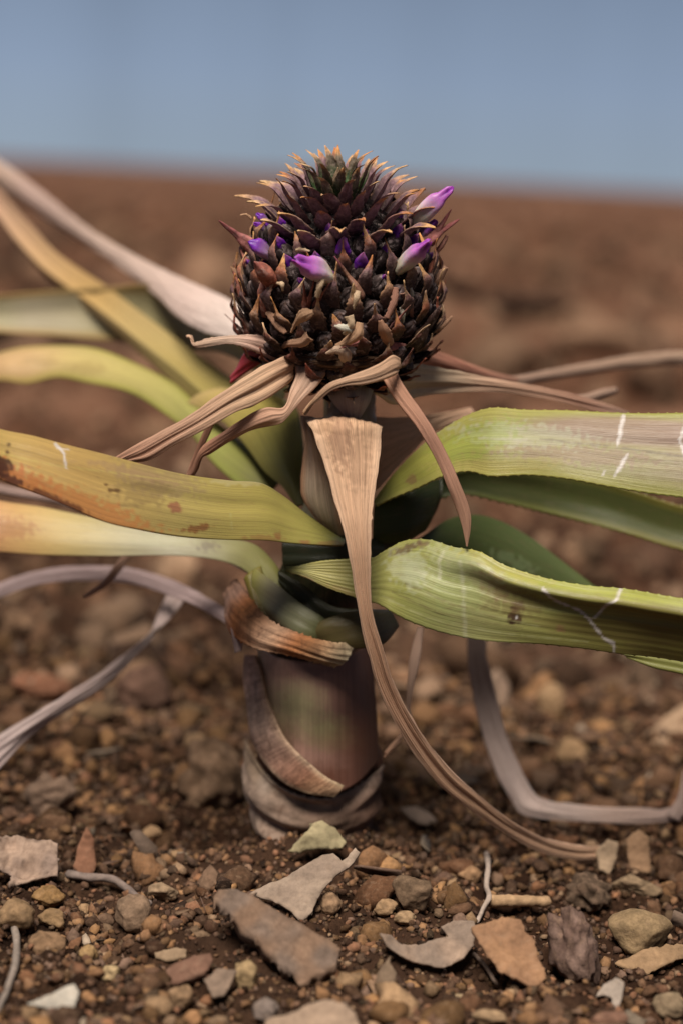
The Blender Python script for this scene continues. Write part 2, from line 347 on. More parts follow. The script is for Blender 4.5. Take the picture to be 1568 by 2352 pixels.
ribbon('dried_leaf', [(-180, 270, -190, 340, 1.16), (0, 368, 0, 432, 1.08), (100, 440, 100, 500, 1.04), (200, 520, 200, 565, .99), (300, 580, 285, 622, .95), (400, 630, 360, 680, .91), (480, 665, 410, 730, .875), (550, 700, 470, 762, .845), (610, 760, 560, 790, .81), (660, 830, 620, 850, .79)],
   M_DRY, plant, bow=.2, tints=[(.36, .27, .20), (.42, .32, .24), (.40, .30, .24), (.46, .36, .28), (.62, .50, .42), (.60, .46, .38)], label='grey tan dried leaf slanting up behind to the upper left')
LF([(-200, 690, -200, 750, .98), (0, 678, 0, 762, .96), (120, 668, 110, 768, .95), (240, 660, 220, 778, .94), (340, 655, 340, 790, .92), (420, 680, 430, 800, .90), (500, 730, 510, 810, .87), (570, 770, 580, 850, .84), (650, 850, 640, 930, .81)],
   M_LEAF, plant, bow=-.16, tints=[(.36, .36, .17), (.42, .43, .24), (.44, .44, .27), (.34, .34, .17), (.17, .16, .05), (.12, .11, .03), (.12, .12, .03)], edge=[(.42, .29, .09), (.44, .31, .11), (.40, .30, .1), (.26, .2, .06), (.1, .1, .03)], label='pale grey green leaf with yellow rim lying behind on the left')
# yellow green leaf base left of the stalk
LF([(560, 905, 430, 925, .83), (620, 905, 500, 960, .82), (680, 935, 560, 1020, .805), (698, 1010, 605, 1080, .79), (697, 1080, 650, 1120, .78), (700, 1160, 680, 1165, .775)], M_LEAF, plant, bow=.2,
   tints=[(.46, .38, .14), (.42, .37, .10), (.30, .29, .06), (.20, .21, .04), (.08, .09, .02)], label='yellow leaf base rising left of the stalk')
LF([(1760, 955, 1760, 1178, .70), (1650, 948, 1650, 1160, .70), (1568, 948, 1568, 1143, .702), (1500, 949, 1500, 1134, .704), (1400, 947, 1400, 1118, .708), (1300, 942, 1300, 1100, .712), (1200, 940, 1210, 1090, .717), (1130, 936, 1125, 1092, .721), (1075, 952, 1075, 1082, .726), (1010, 990, 1020, 1092, .731), (950, 1040, 960, 1120, .737), (900, 1092, 905, 1142, .742), (855, 1150, 862, 1160, .748)],
   M_LEAF, plant, profile=lambda u, v: .09*math.sin(math.pi*u)-.045*max(0, 1-abs(u-.42)/.12)*(1-v), tints=[(.30, .29, .15), (.30, .28, .15), (.31, .28, .16), (.31, .28, .16), (.30, .31, .13), (.32, .33, .13), (.30, .32, .09), (.28, .31, .06), (.24, .28, .05)], edge=[(.30, .36, .08), (.32, .36, .08), (.36, .38, .09), (.33, .36, .08)], ribs=.00003, tilt=.006,
   spots=[(1450, 990, 220, 30, (.30, .20, .17), .75, 3), (1330, 1045, 150, 20, (.30, .20, .15), .6, 4), (1200, 1000, 140, 25, (.40, .40, .28), .6, 4), (1130, 1072, 120, 12, (.42, .36, .12), .5), (945, 1102, 10, 12, (.22, .11, .06), .6), (1230, 1060, 70, 9, (.40, .36, .13), .5), (1100, 1010, 90, 30, (.26, .33, .06), .5, -20)],
   lines=[([(1432, 955), (1425, 985), (1418, 1022)], 5, SC, .95), ([(1440, 1043), (1428, 1065), (1412, 1092)], 4.5, SC, .95), ([(1388, 1080), (1384, 1090)], 2.5, SC, .7), ([(1572, 980), (1560, 1010), (1572, 1045)], 4, SC, .9), ([(1240, 1008), (1400, 1025), (1568, 1048)], 2.5, (.12, .09, .07), .6), ([(1100, 1006), (1210, 1010)], 3, (.46, .44, .36), .5)],
   teeth=.0004, label='broad yellow green leaf with white scars arching to the upper right')
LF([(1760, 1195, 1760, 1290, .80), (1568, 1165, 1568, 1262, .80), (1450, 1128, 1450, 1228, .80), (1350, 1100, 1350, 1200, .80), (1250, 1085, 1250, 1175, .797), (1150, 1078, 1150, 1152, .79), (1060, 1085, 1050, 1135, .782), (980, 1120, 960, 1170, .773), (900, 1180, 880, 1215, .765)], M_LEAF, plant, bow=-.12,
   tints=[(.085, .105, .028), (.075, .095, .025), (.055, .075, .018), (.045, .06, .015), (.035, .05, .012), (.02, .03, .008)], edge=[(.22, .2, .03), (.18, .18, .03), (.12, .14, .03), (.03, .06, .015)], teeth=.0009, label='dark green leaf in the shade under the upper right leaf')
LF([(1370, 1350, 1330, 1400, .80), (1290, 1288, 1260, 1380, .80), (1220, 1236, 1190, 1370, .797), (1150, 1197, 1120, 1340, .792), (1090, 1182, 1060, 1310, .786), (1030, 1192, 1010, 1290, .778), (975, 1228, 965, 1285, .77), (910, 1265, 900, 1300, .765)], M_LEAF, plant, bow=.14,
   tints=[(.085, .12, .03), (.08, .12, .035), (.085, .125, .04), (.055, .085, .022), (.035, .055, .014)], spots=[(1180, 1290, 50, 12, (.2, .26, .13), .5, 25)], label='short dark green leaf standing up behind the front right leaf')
# dark inner leaves, deep shade inside the rosette put into their tints
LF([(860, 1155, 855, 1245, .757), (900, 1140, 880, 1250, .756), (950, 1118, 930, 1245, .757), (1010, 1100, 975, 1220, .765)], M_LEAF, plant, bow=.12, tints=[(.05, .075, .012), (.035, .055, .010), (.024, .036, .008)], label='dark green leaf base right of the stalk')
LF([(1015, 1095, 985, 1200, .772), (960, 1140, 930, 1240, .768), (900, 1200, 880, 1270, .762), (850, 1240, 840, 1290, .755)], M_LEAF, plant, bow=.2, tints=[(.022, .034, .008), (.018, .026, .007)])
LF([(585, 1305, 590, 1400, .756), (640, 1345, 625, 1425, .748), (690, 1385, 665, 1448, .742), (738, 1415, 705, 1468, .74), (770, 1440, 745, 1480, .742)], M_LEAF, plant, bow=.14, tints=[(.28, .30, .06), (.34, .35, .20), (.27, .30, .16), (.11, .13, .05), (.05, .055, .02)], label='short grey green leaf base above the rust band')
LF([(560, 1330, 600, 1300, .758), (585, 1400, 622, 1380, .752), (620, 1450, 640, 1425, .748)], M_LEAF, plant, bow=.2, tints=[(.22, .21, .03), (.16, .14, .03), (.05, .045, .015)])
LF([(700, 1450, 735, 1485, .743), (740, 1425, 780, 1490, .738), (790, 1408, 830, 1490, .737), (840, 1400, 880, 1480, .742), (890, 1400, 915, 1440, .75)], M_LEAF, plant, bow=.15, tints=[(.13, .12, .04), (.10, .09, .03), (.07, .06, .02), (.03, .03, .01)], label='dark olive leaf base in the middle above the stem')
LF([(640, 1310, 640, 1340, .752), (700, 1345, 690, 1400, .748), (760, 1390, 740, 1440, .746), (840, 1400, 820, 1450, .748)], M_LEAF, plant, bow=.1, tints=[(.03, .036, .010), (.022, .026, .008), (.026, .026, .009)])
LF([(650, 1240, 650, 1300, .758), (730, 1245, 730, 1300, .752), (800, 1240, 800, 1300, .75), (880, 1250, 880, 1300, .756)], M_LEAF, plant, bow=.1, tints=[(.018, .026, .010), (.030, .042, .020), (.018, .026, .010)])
# front right leaf
def prof_r4(u, v):
    k = min(1, max(0, (.72-v)*3.2))            # rolled rim only on the outer length
    rim = .15*math.exp(-((u-.15)/.11)**2)*min(1, u*12)
    return .04*math.sin(math.pi*u)+k*(rim-.05*math.exp(-((u-.36)/.12)**2))+.09*math.exp(-((v-.66)/.08)**2)*math.sin(math.pi*u)
LF([(1770, 1420, 1770, 1545, .670, .684), (1650, 1392, 1650, 1528, .672, .688), (1568, 1375, 1568, 1520, .677, .690), (1500, 1364, 1500, 1510, .681, .694), (1425, 1352, 1420, 1502, .686, .697), (1350, 1345, 1340, 1490, .690, .700), (1250, 1328, 1240, 1480, .695, .702), (1160, 1300, 1150, 1475, .700, .704), (1100, 1267, 1085, 1468, .704, .706), (1040, 1256, 1010, 1452, .710, .708), (985, 1240, 945, 1430, .716, .710), (930, 1242, 905, 1410, .720, .713), (888, 1262, 872, 1390, .721, .716), (850, 1283, 835, 1378, .722), (800, 1287, 795, 1366, .723), (745, 1291, 748, 1348, .724), (700, 1298, 702, 1325, .726), (655, 1306, 657, 1309, .729)],
   M_LEAF, plant, profile=prof_r4, ribs=.00008, rough=.0012,
   tints=[(.16, .16, .035), (.16, .15, .035), (.17, .16, .04), (.18, .18, .04), (.20, .20, .05), (.23, .24, .06), (.26, .29, .08), (.30, .34, .12), (.28, .33, .10), (.27, .31, .08), (.30, .33, .09), (.34, .35, .10), (.3, .33, .1)],
   spots=[(700, 1330, 20, 6, (.36, .2, .12), .6, 20), (790, 1358, 40, 6, (.34, .24, .1), .5, 20), (1400, 1352, 270, 20, (.36, .38, .06), .9, 9), (1150, 1290, 100, 26, (.38, .36, .09), .8, 22), (1060, 1300, 80, 30, (.42, .44, .26), .5, 30), (930, 1262, 34, 8, (.10, .06, .04), .8, -20), (968, 1248, 14, 8, (.13, .08, .05), .7), (930, 1310, 40, 30, (.42, .44, .28), .6, 30), (1180, 1418, 13, 17, (.04, .015, .012), .95), (1190, 1395, 16, 10, (.10, .05, .03), .7), (1285, 1443, 13, 6, (.30, .17, .09), .9, 25), (1183, 1388, 60, 26, (.15, .10, .045), .4), (1450, 1450, 220, 22, (.13, .10, .03), .6, 6), (1120, 1340, 55, 22, (.22, .13, .08), .45, 30), (950, 1310, 26, 40, (.40, .43, .28), .5), (1050, 1350, 60, 60, (.30, .36, .13), .4)],
   lines=[([(1246, 1353), (1262, 1372), (1290, 1385), (1330, 1402), (1350, 1420), (1365, 1440), (1385, 1465), (1408, 1478), (1410, 1502)], 3.4, SC, .95), ([(1424, 1352), (1416, 1378), (1385, 1395), (1366, 1418)], 3.6, SC, .9), ([(1018, 1268), (1008, 1290), (1010, 1330)], 4, (.5, .5, .34), .7), ([(1055, 1290), (1062, 1330), (1068, 1460)], 5, (.5, .5, .36), .45), ([(960, 1350), (1060, 1400), (1240, 1440)], 2, (.42, .42, .2), .5), ([(880, 1370), (980, 1420), (1150, 1455), (1350, 1475)], 2, (.42, .42, .22), .5),
          ([(930, 1340), (1040, 1390), (1240, 1420)], 2, (.14, .11, .04), .6), ([(900, 1360), (1010, 1410), (1200, 1445)], 2, (.14, .12, .05), .6), ([(1183, 1414), (1184, 1419)], 2.4, (.8, .8, .8), .9)],
   teeth=.0003, label='broad folded green leaf with white branching scars reaching right in front')
LF([(1430, 1500, 1440, 1512, .735), (1500, 1508, 1500, 1535, .73), (1568, 1520, 1568, 1550, .728), (1680, 1545, 1680, 1580, .725)], M_LEAF, plant, bow=.1, tints=[(.22, .25, .06), (.20, .24, .06)], label='green leaf edge low on the right')

# ---- dried leaves and bracts
def DL(*a, **k): return ribbon('dried_leaf', *a, **k)
CHF = lambda u, v: .20*(1-abs(u-.42-.1*math.sin(v*9))/.5)*(.6+.4*math.sin(v*14))-.1
CH = lambda u, v: .10*math.sin(math.pi*u)-.16*math.exp(-((u-.5)/.16)**2)*min(1, v*2)
DL([(703, 966, 879, 979, .738), (708, 972, 877, 984, .715), (722, 1005, 875, 1015, .708), (745, 1070, 868, 1080, .703), (768, 1150, 858, 1150, .70), (786, 1210, 852, 1210, .698), (800, 1270, 851, 1270, .698), (812, 1340, 851, 1340, .70), (826, 1420, 857, 1415, .703), (846, 1505, 880, 1490, .708), (872, 1590, 905, 1570, .715), (930, 1700, 962, 1675, .726), (1000, 1795, 1032, 1768, .738), (1080, 1862, 1105, 1832, .75), (1160, 1915, 1180, 1890, .762), (1240, 1958, 1252, 1926, .772), (1320, 1975, 1325, 1944, .78), (1385, 1972, 1385, 1944, .784)],
   M_DRY, plant, profile=CH, tints=[(.50, .33, .19), (.52, .35, .21), (.44, .27, .16), (.44, .28, .17), (.42, .27, .16), (.40, .26, .16), (.40, .26, .16), (.42, .28, .17)], edge=[(.56, .40, .25), (.50, .34, .22), (.42, .28, .18)],
   spots=[(780, 1010, 22, 60, (.28, .15, .10), .5), (820, 1060, 26, 60, (.30, .17, .11), .35), (740, 985, 24, 10, (.36, .22, .13), .5)], ribs=.00015, rough=.0005, label='long dried leaf hanging down in front of the stem to the ground')
DL([(862, 846, 916, 838, .715), (878, 872, 915, 862, .708), (915, 930, 950, 918, .704), (958, 985, 988, 972, .70), (1000, 1055, 1025, 1040, .70), (1025, 1115, 1052, 1100, .70), (1045, 1165, 1078, 1170, .702), (1060, 1210, 1080, 1215, .703), (1070, 1255, 1073, 1255, .704)],
   M_DRY, plant, bow=.25, tints=[(.40, .23, .14), (.36, .20, .13), (.36, .20, .13), (.38, .22, .14), (.40, .24, .15)], label='narrow pinkish dried bract hanging down right of the stalk')
DL([(918, 822, 912, 855, .706), (900, 815, 905, 862, .700), (868, 836, 868, 876, .694), (830, 852, 832, 884, .690), (790, 866, 795, 886, .688), (755, 880, 762, 897, .688), (728, 905, 735, 918, .690), (710, 928, 714, 934, .692), (697, 950, 698, 952, .694)],
   M_DRY, plant, bow=.18, tints=[(.46, .30, .18), (.54, .37, .23), (.50, .33, .20), (.50, .33, .20), (.55, .36, .2)], ribs=.0002, rough=.0008, label='curled tan bract sweeping across the front under the fruit')
DL([(672, 812, 672, 872, .718), (640, 822, 645, 895, .712), (590, 848, 598, 925, .708), (520, 893, 540, 948, .704), (440, 950, 470, 985, .702), (370, 990, 400, 1022, .702), (310, 1022, 345, 1055, .703), (268, 1048, 300, 1062, .704), (240, 1068, 260, 1078, .705)],
   M_DRY, plant, profile=lambda u, v: .14*math.sin(math.pi*u)-.12*math.exp(-((u-.6)/.12)**2), tints=[(.48, .31, .19), (.52, .36, .22), (.50, .34, .21), (.44, .28, .18), (.38, .22, .14), (.36, .21, .14)], ribs=.0002, label='broad tan bract drooping to the left below the fruit')
DL([(675, 825, 760, 835, .722), (678, 860, 735, 880, .716), (665, 900, 690, 925, .712), (650, 935, 655, 965, .710), (610, 935, 640, 975, .710), (560, 960, 590, 985, .712), (515, 990, 535, 1010, .714), (470, 1020, 485, 1042, .717), (455, 1040, 465, 1052, .718), (440, 1075, 452, 1085, .722), (425, 1095, 440, 1095, .724)],
   M_DRY, plant, bow=.2, tints=[(.50, .35, .24), (.54, .38, .26), (.52, .34, .22), (.40, .22, .14), (.38, .2, .12), (.34, .18, .11), (.32, .17, .11)], rough=.0012, label='crumpled tan bract twisting down left of the stalk')
DL([(490, 940, 500, 945, .728), (478, 965, 492, 975, .73), (455, 1020, 470, 1025, .735), (432, 1080, 450, 1085, .742), (422, 1110, 440, 1112, .746)], M_DRY, plant, bow=.2, tints=[(.22, .11, .06), (.34, .18, .11), (.36, .2, .12)], label='thin brown bract end behind the front left leaf')
DL([(685, 795, 640, 838, .728), (640, 775, 600, 815, .722), (590, 768, 560, 798, .72), (530, 770, 520, 790, .722), (480, 776, 475, 796, .726), (445, 786, 445, 796, .73), (430, 772, 440, 775, .733)], M_DRY, plant, bow=.2, tints=[(.50, .34, .25), (.56, .38, .28), (.56, .40, .29), (.56, .42, .30), (.52, .35, .22)], rough=.002, jag=.0006, label='wavy pale tan bract pointing left right under the fruit')
ribbon('bract', [(655, 820, 620, 790, .735), (610, 830, 580, 800, .74), (575, 850, 560, 812, .742), (530, 882, 545, 850, .748)], M_PETAL, plant, bow=.25, tints=[(.40, .10, .05), (.35, .05, .05), (.38, .045, .06), (.40, .06, .08)], label='deep red bract showing under the left side of the fruit')
DL([(870, 838, 860, 905, .742), (930, 832, 905, 930, .748), (1000, 842, 960, 912, .756), (1080, 858, 1060, 900, .765), (1160, 874, 1150, 900, .772), (1240, 888, 1235, 912, .779), (1330, 908, 1325, 932, .786), (1400, 930, 1395, 948, .792), (1445, 946, 1440, 955, .797)], M_DRY, plant, profile=lambda u, v: .12*math.sin(math.pi*u)-.14*math.exp(-((u-.7)/.14)**2), tints=[(.60, .42, .25), (.66, .48, .31), (.64, .46, .30), (.52, .34, .22), (.40, .24, .16), (.46, .31, .22)], label='long tan bract reaching right below the fruit')
DL([(890, 800, 890, 830, .76), (960, 795, 950, 835, .775), (1040, 820, 1030, 850, .79), (1120, 850, 1115, 872, .81), (1190, 868, 1180, 885, .825)], M_DRY, plant, bow=.2, tints=[(.46, .28, .18), (.48, .26, .17), (.46, .22, .14), (.36, .2, .13)], label='reddish tan bract behind the long right bract')
DL([(1080, 935, 1090, 950, .80), (1000, 950, 1000, 990, .785), (930, 957, 925, 1060, .772), (860, 958, 870, 1120, .765), (840, 960, 850, 1130, .765)], M_DRY, plant, bow=.12, tints=[(.56, .38, .25), (.56, .38, .24), (.52, .35, .21), (.44, .27, .15)], label='tan bract base tucked behind the right of the stalk')
DL([(690, 955, 735, 965, .742), (700, 1010, 740, 1020, .738), (692, 1080, 765, 1100, .737), (690, 1130, 780, 1160, .738), (710, 1170, 785, 1200, .74), (740, 1210, 790, 1230, .745)], M_DRY, plant, bow=.2, tints=[(.36, .30, .22), (.38, .28, .19), (.44, .34, .23), (.42, .34, .23), (.28, .24, .14)], edge=[(.40, .3, .2), (.5, .27, .13), (.44, .3, .18)], label='pale sheath wrapped round the left of the stalk')
DL([(745, 890, 860, 890, .735), (760, 920, 850, 920, .731), (790, 955, 830, 955, .732), (810, 975, 815, 975, .735)], M_DRY, plant, bow=.25, tints=[(.30, .26, .19), (.26, .22, .2), (.22, .19, .18)])
# old leaves lower down
DL([(-220, 1420, -220, 1450, .85), (-60, 1355, -60, 1385, .85), (0, 1338, 0, 1372, .85), (80, 1312, 80, 1345, .85), (180, 1300, 180, 1335, .848), (300, 1305, 295, 1340, .84), (400, 1335, 390, 1368, .825), (470, 1370, 460, 1398, .805), (545, 1412, 530, 1440, .78)], M_DRY, plant, profile=CHF, rough=.0016, tints=[(.30, .24, .22), (.33, .26, .24), (.32, .25, .23), (.36, .28, .25)], label='grey mauve dried leaf arching out low on the left')
DL([(420, 1345, 395, 1350, .85), (415, 1385, 370, 1400, .842), (350, 1455, 325, 1500, .832), (260, 1530, 235, 1585, .822), (170, 1585, 150, 1640, .815), (80, 1640, 60, 1705, .81), (0, 1690, 0, 1768, .806), (-100, 1760, -90, 1850, .80), (-200, 1850, -180, 1920, .79)], M_DRY, plant, profile=CHF, rough=.0016, tints=[(.30, .24, .21), (.33, .27, .23), (.36, .29, .25), (.40, .33, .29), (.46, .38, .34)], label='wide grey dried leaf slanting down to the lower left')
DL([(320, 1222, 335, 1228, .80), (285, 1270, 298, 1280, .802), (262, 1300, 280, 1308, .803), (235, 1335, 248, 1345, .805), (205, 1360, 212, 1368, .808), (190, 1370, 195, 1375, .81)], M_DRY, plant, bow=.2, tints=[(.34, .22, .14), (.36, .23, .17)], label='thin brown leaf tip hanging on the left')
DL([(880, 1290, 880, 1320, .785), (960, 1290, 970, 1330, .80), (1040, 1340, 1060, 1370, .82), (1070, 1440, 1110, 1440, .83), (1072, 1510, 1118, 1510, .832), (1085, 1600, 1138, 1590, .835), (1110, 1700, 1160, 1680, .836), (1145, 1790, 1195, 1765, .835), (1172, 1836, 1216, 1806, .834), (1192, 1866, 1232, 1828, .832), (1240, 1880, 1262, 1840, .829), (1350, 1890, 1355, 1856, .827), (1450, 1893, 1455, 1858, .825), (1530, 1888, 1530, 1858, .825), (1600, 1870, 1590, 1840, .826), (1700, 1840, 1690, 1810, .83)], M_DRY, plant, profile=CHF, rough=.0016, tints=[(.2, .15, .11), (.22, .17, .13), (.26, .20, .16), (.34, .27, .22), (.44, .36, .30), (.48, .39, .32), (.48, .37, .29), (.40, .31, .26), (.38, .29, .24)], label='grey dried leaf bent at an angle on the soil at the right')
DL([(1568, 1770, 1580, 1800, .823), (1555, 1830, 1580, 1850, .822), (1530, 1870, 1560, 1888, .822)], M_DRY, plant, bow=.2, tints=[(.42, .32, .25), (.4, .31, .25)])
DL([(958, 1440, 972, 1442, .775), (942, 1500, 965, 1510, .772), (935, 1560, 952, 1570, .770), (932, 1620, 942, 1625, .768), (935, 1665, 945, 1650, .765), (905, 1710, 915, 1695, .764), (880, 1738, 888, 1728, .764)], M_DRY, plant, bow=.2, tints=[(.44, .31, .22), (.40, .27, .18), (.42, .25, .15)], label='thin tan leaf strip hanging behind the long dried leaf')

# ------------------------------------------------------------------ the fruit
BASE = P(778, 838, .752); APEX = P(776, 420, .717)
AX = (APEX-BASE); FL = AX.length; AX.normalize()
FX = AX.cross(-cf).normalized()       # sideways
FX = -FX if FX.dot(cr) < 0 else FX
FY = FX.cross(AX).normalized()
if FY.dot(-cf) < 0: FY = -FY          # towards the camera
PXM = KK*.74
prof_t = [0, .05, .12, .22, .34, .48, .6, .7, .8, .88, .95, 1.0]
prof_r = [62, 124, 162, 186, 194, 190, 174, 152, 122, 84, 50, 16]
def frad(t): return float(np.interp(t, prof_t, prof_r))*PXM
def fpt(a, t, lift=0.0):
    r = frad(t)
    dr = (frad(min(t+.03, 1))-frad(max(t-.03, 0)))/((min(t+.03, 1)-max(t-.03, 0))*FL)
    rad = FX*math.sin(a)+FY*math.cos(a)
    nrm = (rad-AX*dr).normalized()
    return BASE+AX*(t*FL)+rad*r+nrm*lift, nrm
V = []; F = []
for i in range(41):
    for j in range(64):
        p, n_ = fpt(2*math.pi*j/64, i/40); V.append(p[:])
for i in range(40):
    for j in range(64):
        F.append((i*64+j, i*64+(j+1) % 64, (i+1)*64+(j+1) % 64, (i+1)*64+j))
F.append(tuple(range(64))[::-1]); F.append(tuple(40*64+j for j in range(64)))
core_bvh = BVHTree.FromPolygons([Vector(v) for v in V], F)
fruit = mesh_obj('fruit', V, F, M_EYE, plant, tint=(.008, .005, .004))
fruit['label'] = 'dark budding pineapple fruit with violet flowers'

def surf(x, y, lift=0.004):
    h = core_bvh.ray_cast(CAM, ray(x, y).normalized())
    if h[0] is not None: return h[0]+h[1]*lift if h[1].dot(-cf) > 0 else h[0]-h[1]*lift
    t = max(0, min(1, (838-y)/426)); p = BASE+AX*(t*FL); d = (p-CAM).dot(cf)-.004
    return P(x, y, d)

def frame_from(z, up):
    z = z.normalized(); y = (up-z*up.dot(z)).normalized(); x = y.cross(z)
    return x, y, z

def bract_geom(x, y, z, o, w, h, out, curl, seed, tip, lowdark, skew=0., nv=16, nu=9, jag=1.0, base=(.16, .11, .11), mid=(.22, .12, .08), wfun=None, tip0=.6):
    """bract that hugs the bump; x tangent, y up, z outward, origin o"""
    rs = random.Random(seed); V = []; tint = []; F = []
    cy, cz = curl
    for i in range(nv):
        v = i/(nv-1)
        py = h*(-.55+1.45*v)+cy*max(0, v-.6)**2
        pz = out*(math.sin(min(1, v*1.7)*math.pi/2))*(1)+cz*max(0, v-.55)**2
        wf = wfun(v) if wfun else (1.0-.35*v if v < .45 else (.84*(1-(v-.45)/.55)**1.0*(.9)+.03))
        wf = max(wf, .03)
        for j in range(nu):
            u = (j/(nu-1)-.5)*2
            ww = w/2*wf*u
            if abs(u) == 1 and v > .1: ww *= 1+jag*(.16 if i % 2 else -.06)+rs.uniform(-.05, .05)*jag
            pz2 = pz-(u*u)*w*.22*wf + abs(u)*0
            if abs(u) < .15: pz2 += .0003
            px = ww+skew*max(0, v-.4)
            p = o+x*px+y*py+z*pz2
            p = p+z*(mn.noise(Vector((u*2, v*4, seed*1.7)))*.0005)
            V.append(p[:])
            t1 = min(1, max(0, (v-.25)/.35)); t2 = min(1, max(0, (v-tip0)/(.9-tip0)))
            c = np.array(base)*(1-t1)+np.array(mid)*t1; c = c*(1-t2)+np.array(tip)*t2
            if abs(u) > .8: c = c*.65+np.array(tip)*.35*(.2+.8*v)
            tint.append(c*rs.uniform(.8, 1.2))
    for i in range(nv-1):
        for j in range(nu-1):
            q = i*nu+j; F.append((q, q+1, q+nu+1, q+nu))
    return V, F, tint

def eye_geom(x, y, z, o, w, h, out, seed, purple=0):
    rs = random.Random(seed); V = []; tint = []; F = []; nr, na = 13, 30
    ph = rs.uniform(-.2, .2)+math.pi/2
    for i in range(nr):
        rho = 1-(i/(nr-1))
        for j in range(na):
            a = 2*math.pi*j/na
            zz = out*(1-rho**2.2)**.7
            seam = min(abs(((a-ph-k*2*math.pi/3+math.pi) % (2*math.pi))-math.pi) for k in range(3))
            sd = math.exp(-(seam/.13)**2)
            zz -= out*.16*sd*min(1, rho*2.5)*(1-rho*.4)
            tipup = (1-rho)**1.2
            px = w/2*rho*math.cos(a)*(1+.05*math.cos(3*a)); py = h/2*rho*math.sin(a)*(1-.06*math.sin(a))+tipup*h*.22
            p = o+x*px+y*py+z*zz
            p = p+z*mn.noise(Vector((px*600, py*600, seed)))*.0004
            V.append(p[:])
            k = .5+.5*mn.noise(Vector((math.cos(a)*3, math.sin(a)*3, seed*.7+rho)))
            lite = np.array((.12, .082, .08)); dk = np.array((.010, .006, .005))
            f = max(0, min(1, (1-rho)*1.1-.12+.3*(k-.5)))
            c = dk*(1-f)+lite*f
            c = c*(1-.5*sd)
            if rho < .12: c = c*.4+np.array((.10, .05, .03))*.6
            tint.append(c)
    for i in range(nr-1):
        for j in range(na):
            F.append((i*na+j, i*na+(j+1) % na, (i+1)*na+(j+1) % na, (i+1)*na+j))
    return V, F, tint

def spindle(a, b, w, tints, seed=0, teeth=0, nseg=18, nr=22, wf=None, lobes=.10, bend=0.0, wrinkle=0.0):
    """closed bud/flower from a (base) to b (tip)"""
    ax = (b-a); Ln = ax.length; ax.normalize(); s = ax.cross(Vector((.2, .3, .9))).normalized(); t = ax.cross(s)
    T = catmull(np.array(tints), nr); T = np.clip(T, .004, 1); V = []; F = []; tint = []
    rs = random.Random(seed)
    up = Vector((0, 0, 1))
    for i in range(nr):
        v = i/(nr-1)
        k = wf(v) if wf else (math.sin(math.pi*min(1, .16+.84*v)**1.0)**.75 if v < .97 else .04)
        k = max(k, .03)
        c = a+ax*(Ln*v)+up*(bend*math.sin(v*math.pi))
        for j in range(nseg):
            an = 2*math.pi*j/nseg
            r = w/2*k*(1+lobes*math.cos(3*an+v*1.6+seed))
            if wrinkle: r *= 1+wrinkle*mn.noise(Vector((math.cos(an)*2, math.sin(an)*2, v*5+seed)))*2
            vv = v
            p = c+s*math.cos(an)*r+t*math.sin(an)*r
            if teeth and v > .9: p = p+ax*(teeth*(.5+.5*math.cos(3*an+v*1.6+seed)))
            V.append(p[:]); tint.append(T[i]*(1+.12*math.cos(3*an+v*1.6+seed)))
    for i in range(nr-1):
        for j in range(nseg): F.append((i*nseg+j, i*nseg+(j+1) % nseg, (i+1)*nseg+(j+1) % nseg, (i+1)*nseg+j))
    F.append(tuple(range(nseg))[::-1]); F.append(tuple((nr-1)*nseg+j for j in range(nseg)))
    return V, F, tint

BW1 = lambda v: 1.0-.1*v if v < .35 else max(.04, .96*(1-(v-.35)/.65)**1.7)
BW2 = lambda v: .85+.3*v if v < .4 else (.97-(v-.4)*3.0 if v < .65 else max(.04, .22*(1-(v-.65)/.35)))
# fruitlets by golden angle, equal area steps
ts = np.linspace(0.03, .97, 400); area = np.cumsum([frad(t)*math.hypot(1, (frad(min(t+.02, 1))-frad(max(t-.02, 0)))/.04/FL) for t in ts]); area /= area[-1]
NE = 172; GA = math.pi*(3-math.sqrt(5))
purple_px = [(772, 570, 15), (842, 596, 15), (688, 494, 9), (754, 480, 8), (716, 532, 10), (646, 530, 10), (900, 486, 8), (914, 540, 11), (942, 486, 11), (962, 490, 11), (676, 454, 6), (620, 468, 9), (634, 486, 8), (670, 578, 11), (846, 524, 7), (666, 425, 9), (912, 440, 7), (800, 520, 7), (735, 565, 7), (870, 560, 8), (820, 470, 6), (780, 455, 6), (655, 560, 8), (930, 580, 8), (850, 450, 6), (710, 455, 6)]
rest_eye = ([], [], []); rest_br = ([], [], [])
def addto(acc, g):
    k = len(acc[0]); acc[0].extend(g[0]); acc[2].extend(g[2]); acc[1].extend([tuple(i+k for i in f) for f in g[1]])
eyes = []
for i in range(NE):
    t = float(np.interp((i+.5)/NE, area, ts)); a = i*GA+.4
    p, nr_ = fpt(a, t)
    eyes.append((i, t, a, p, nr_, math.cos(a)))
cnt = 0
TIPS = [(.66, .38, .16), (.58, .28, .10), (.70, .46, .24), (.46, .19, .07), (.60, .36, .19)]
eye_pos = []
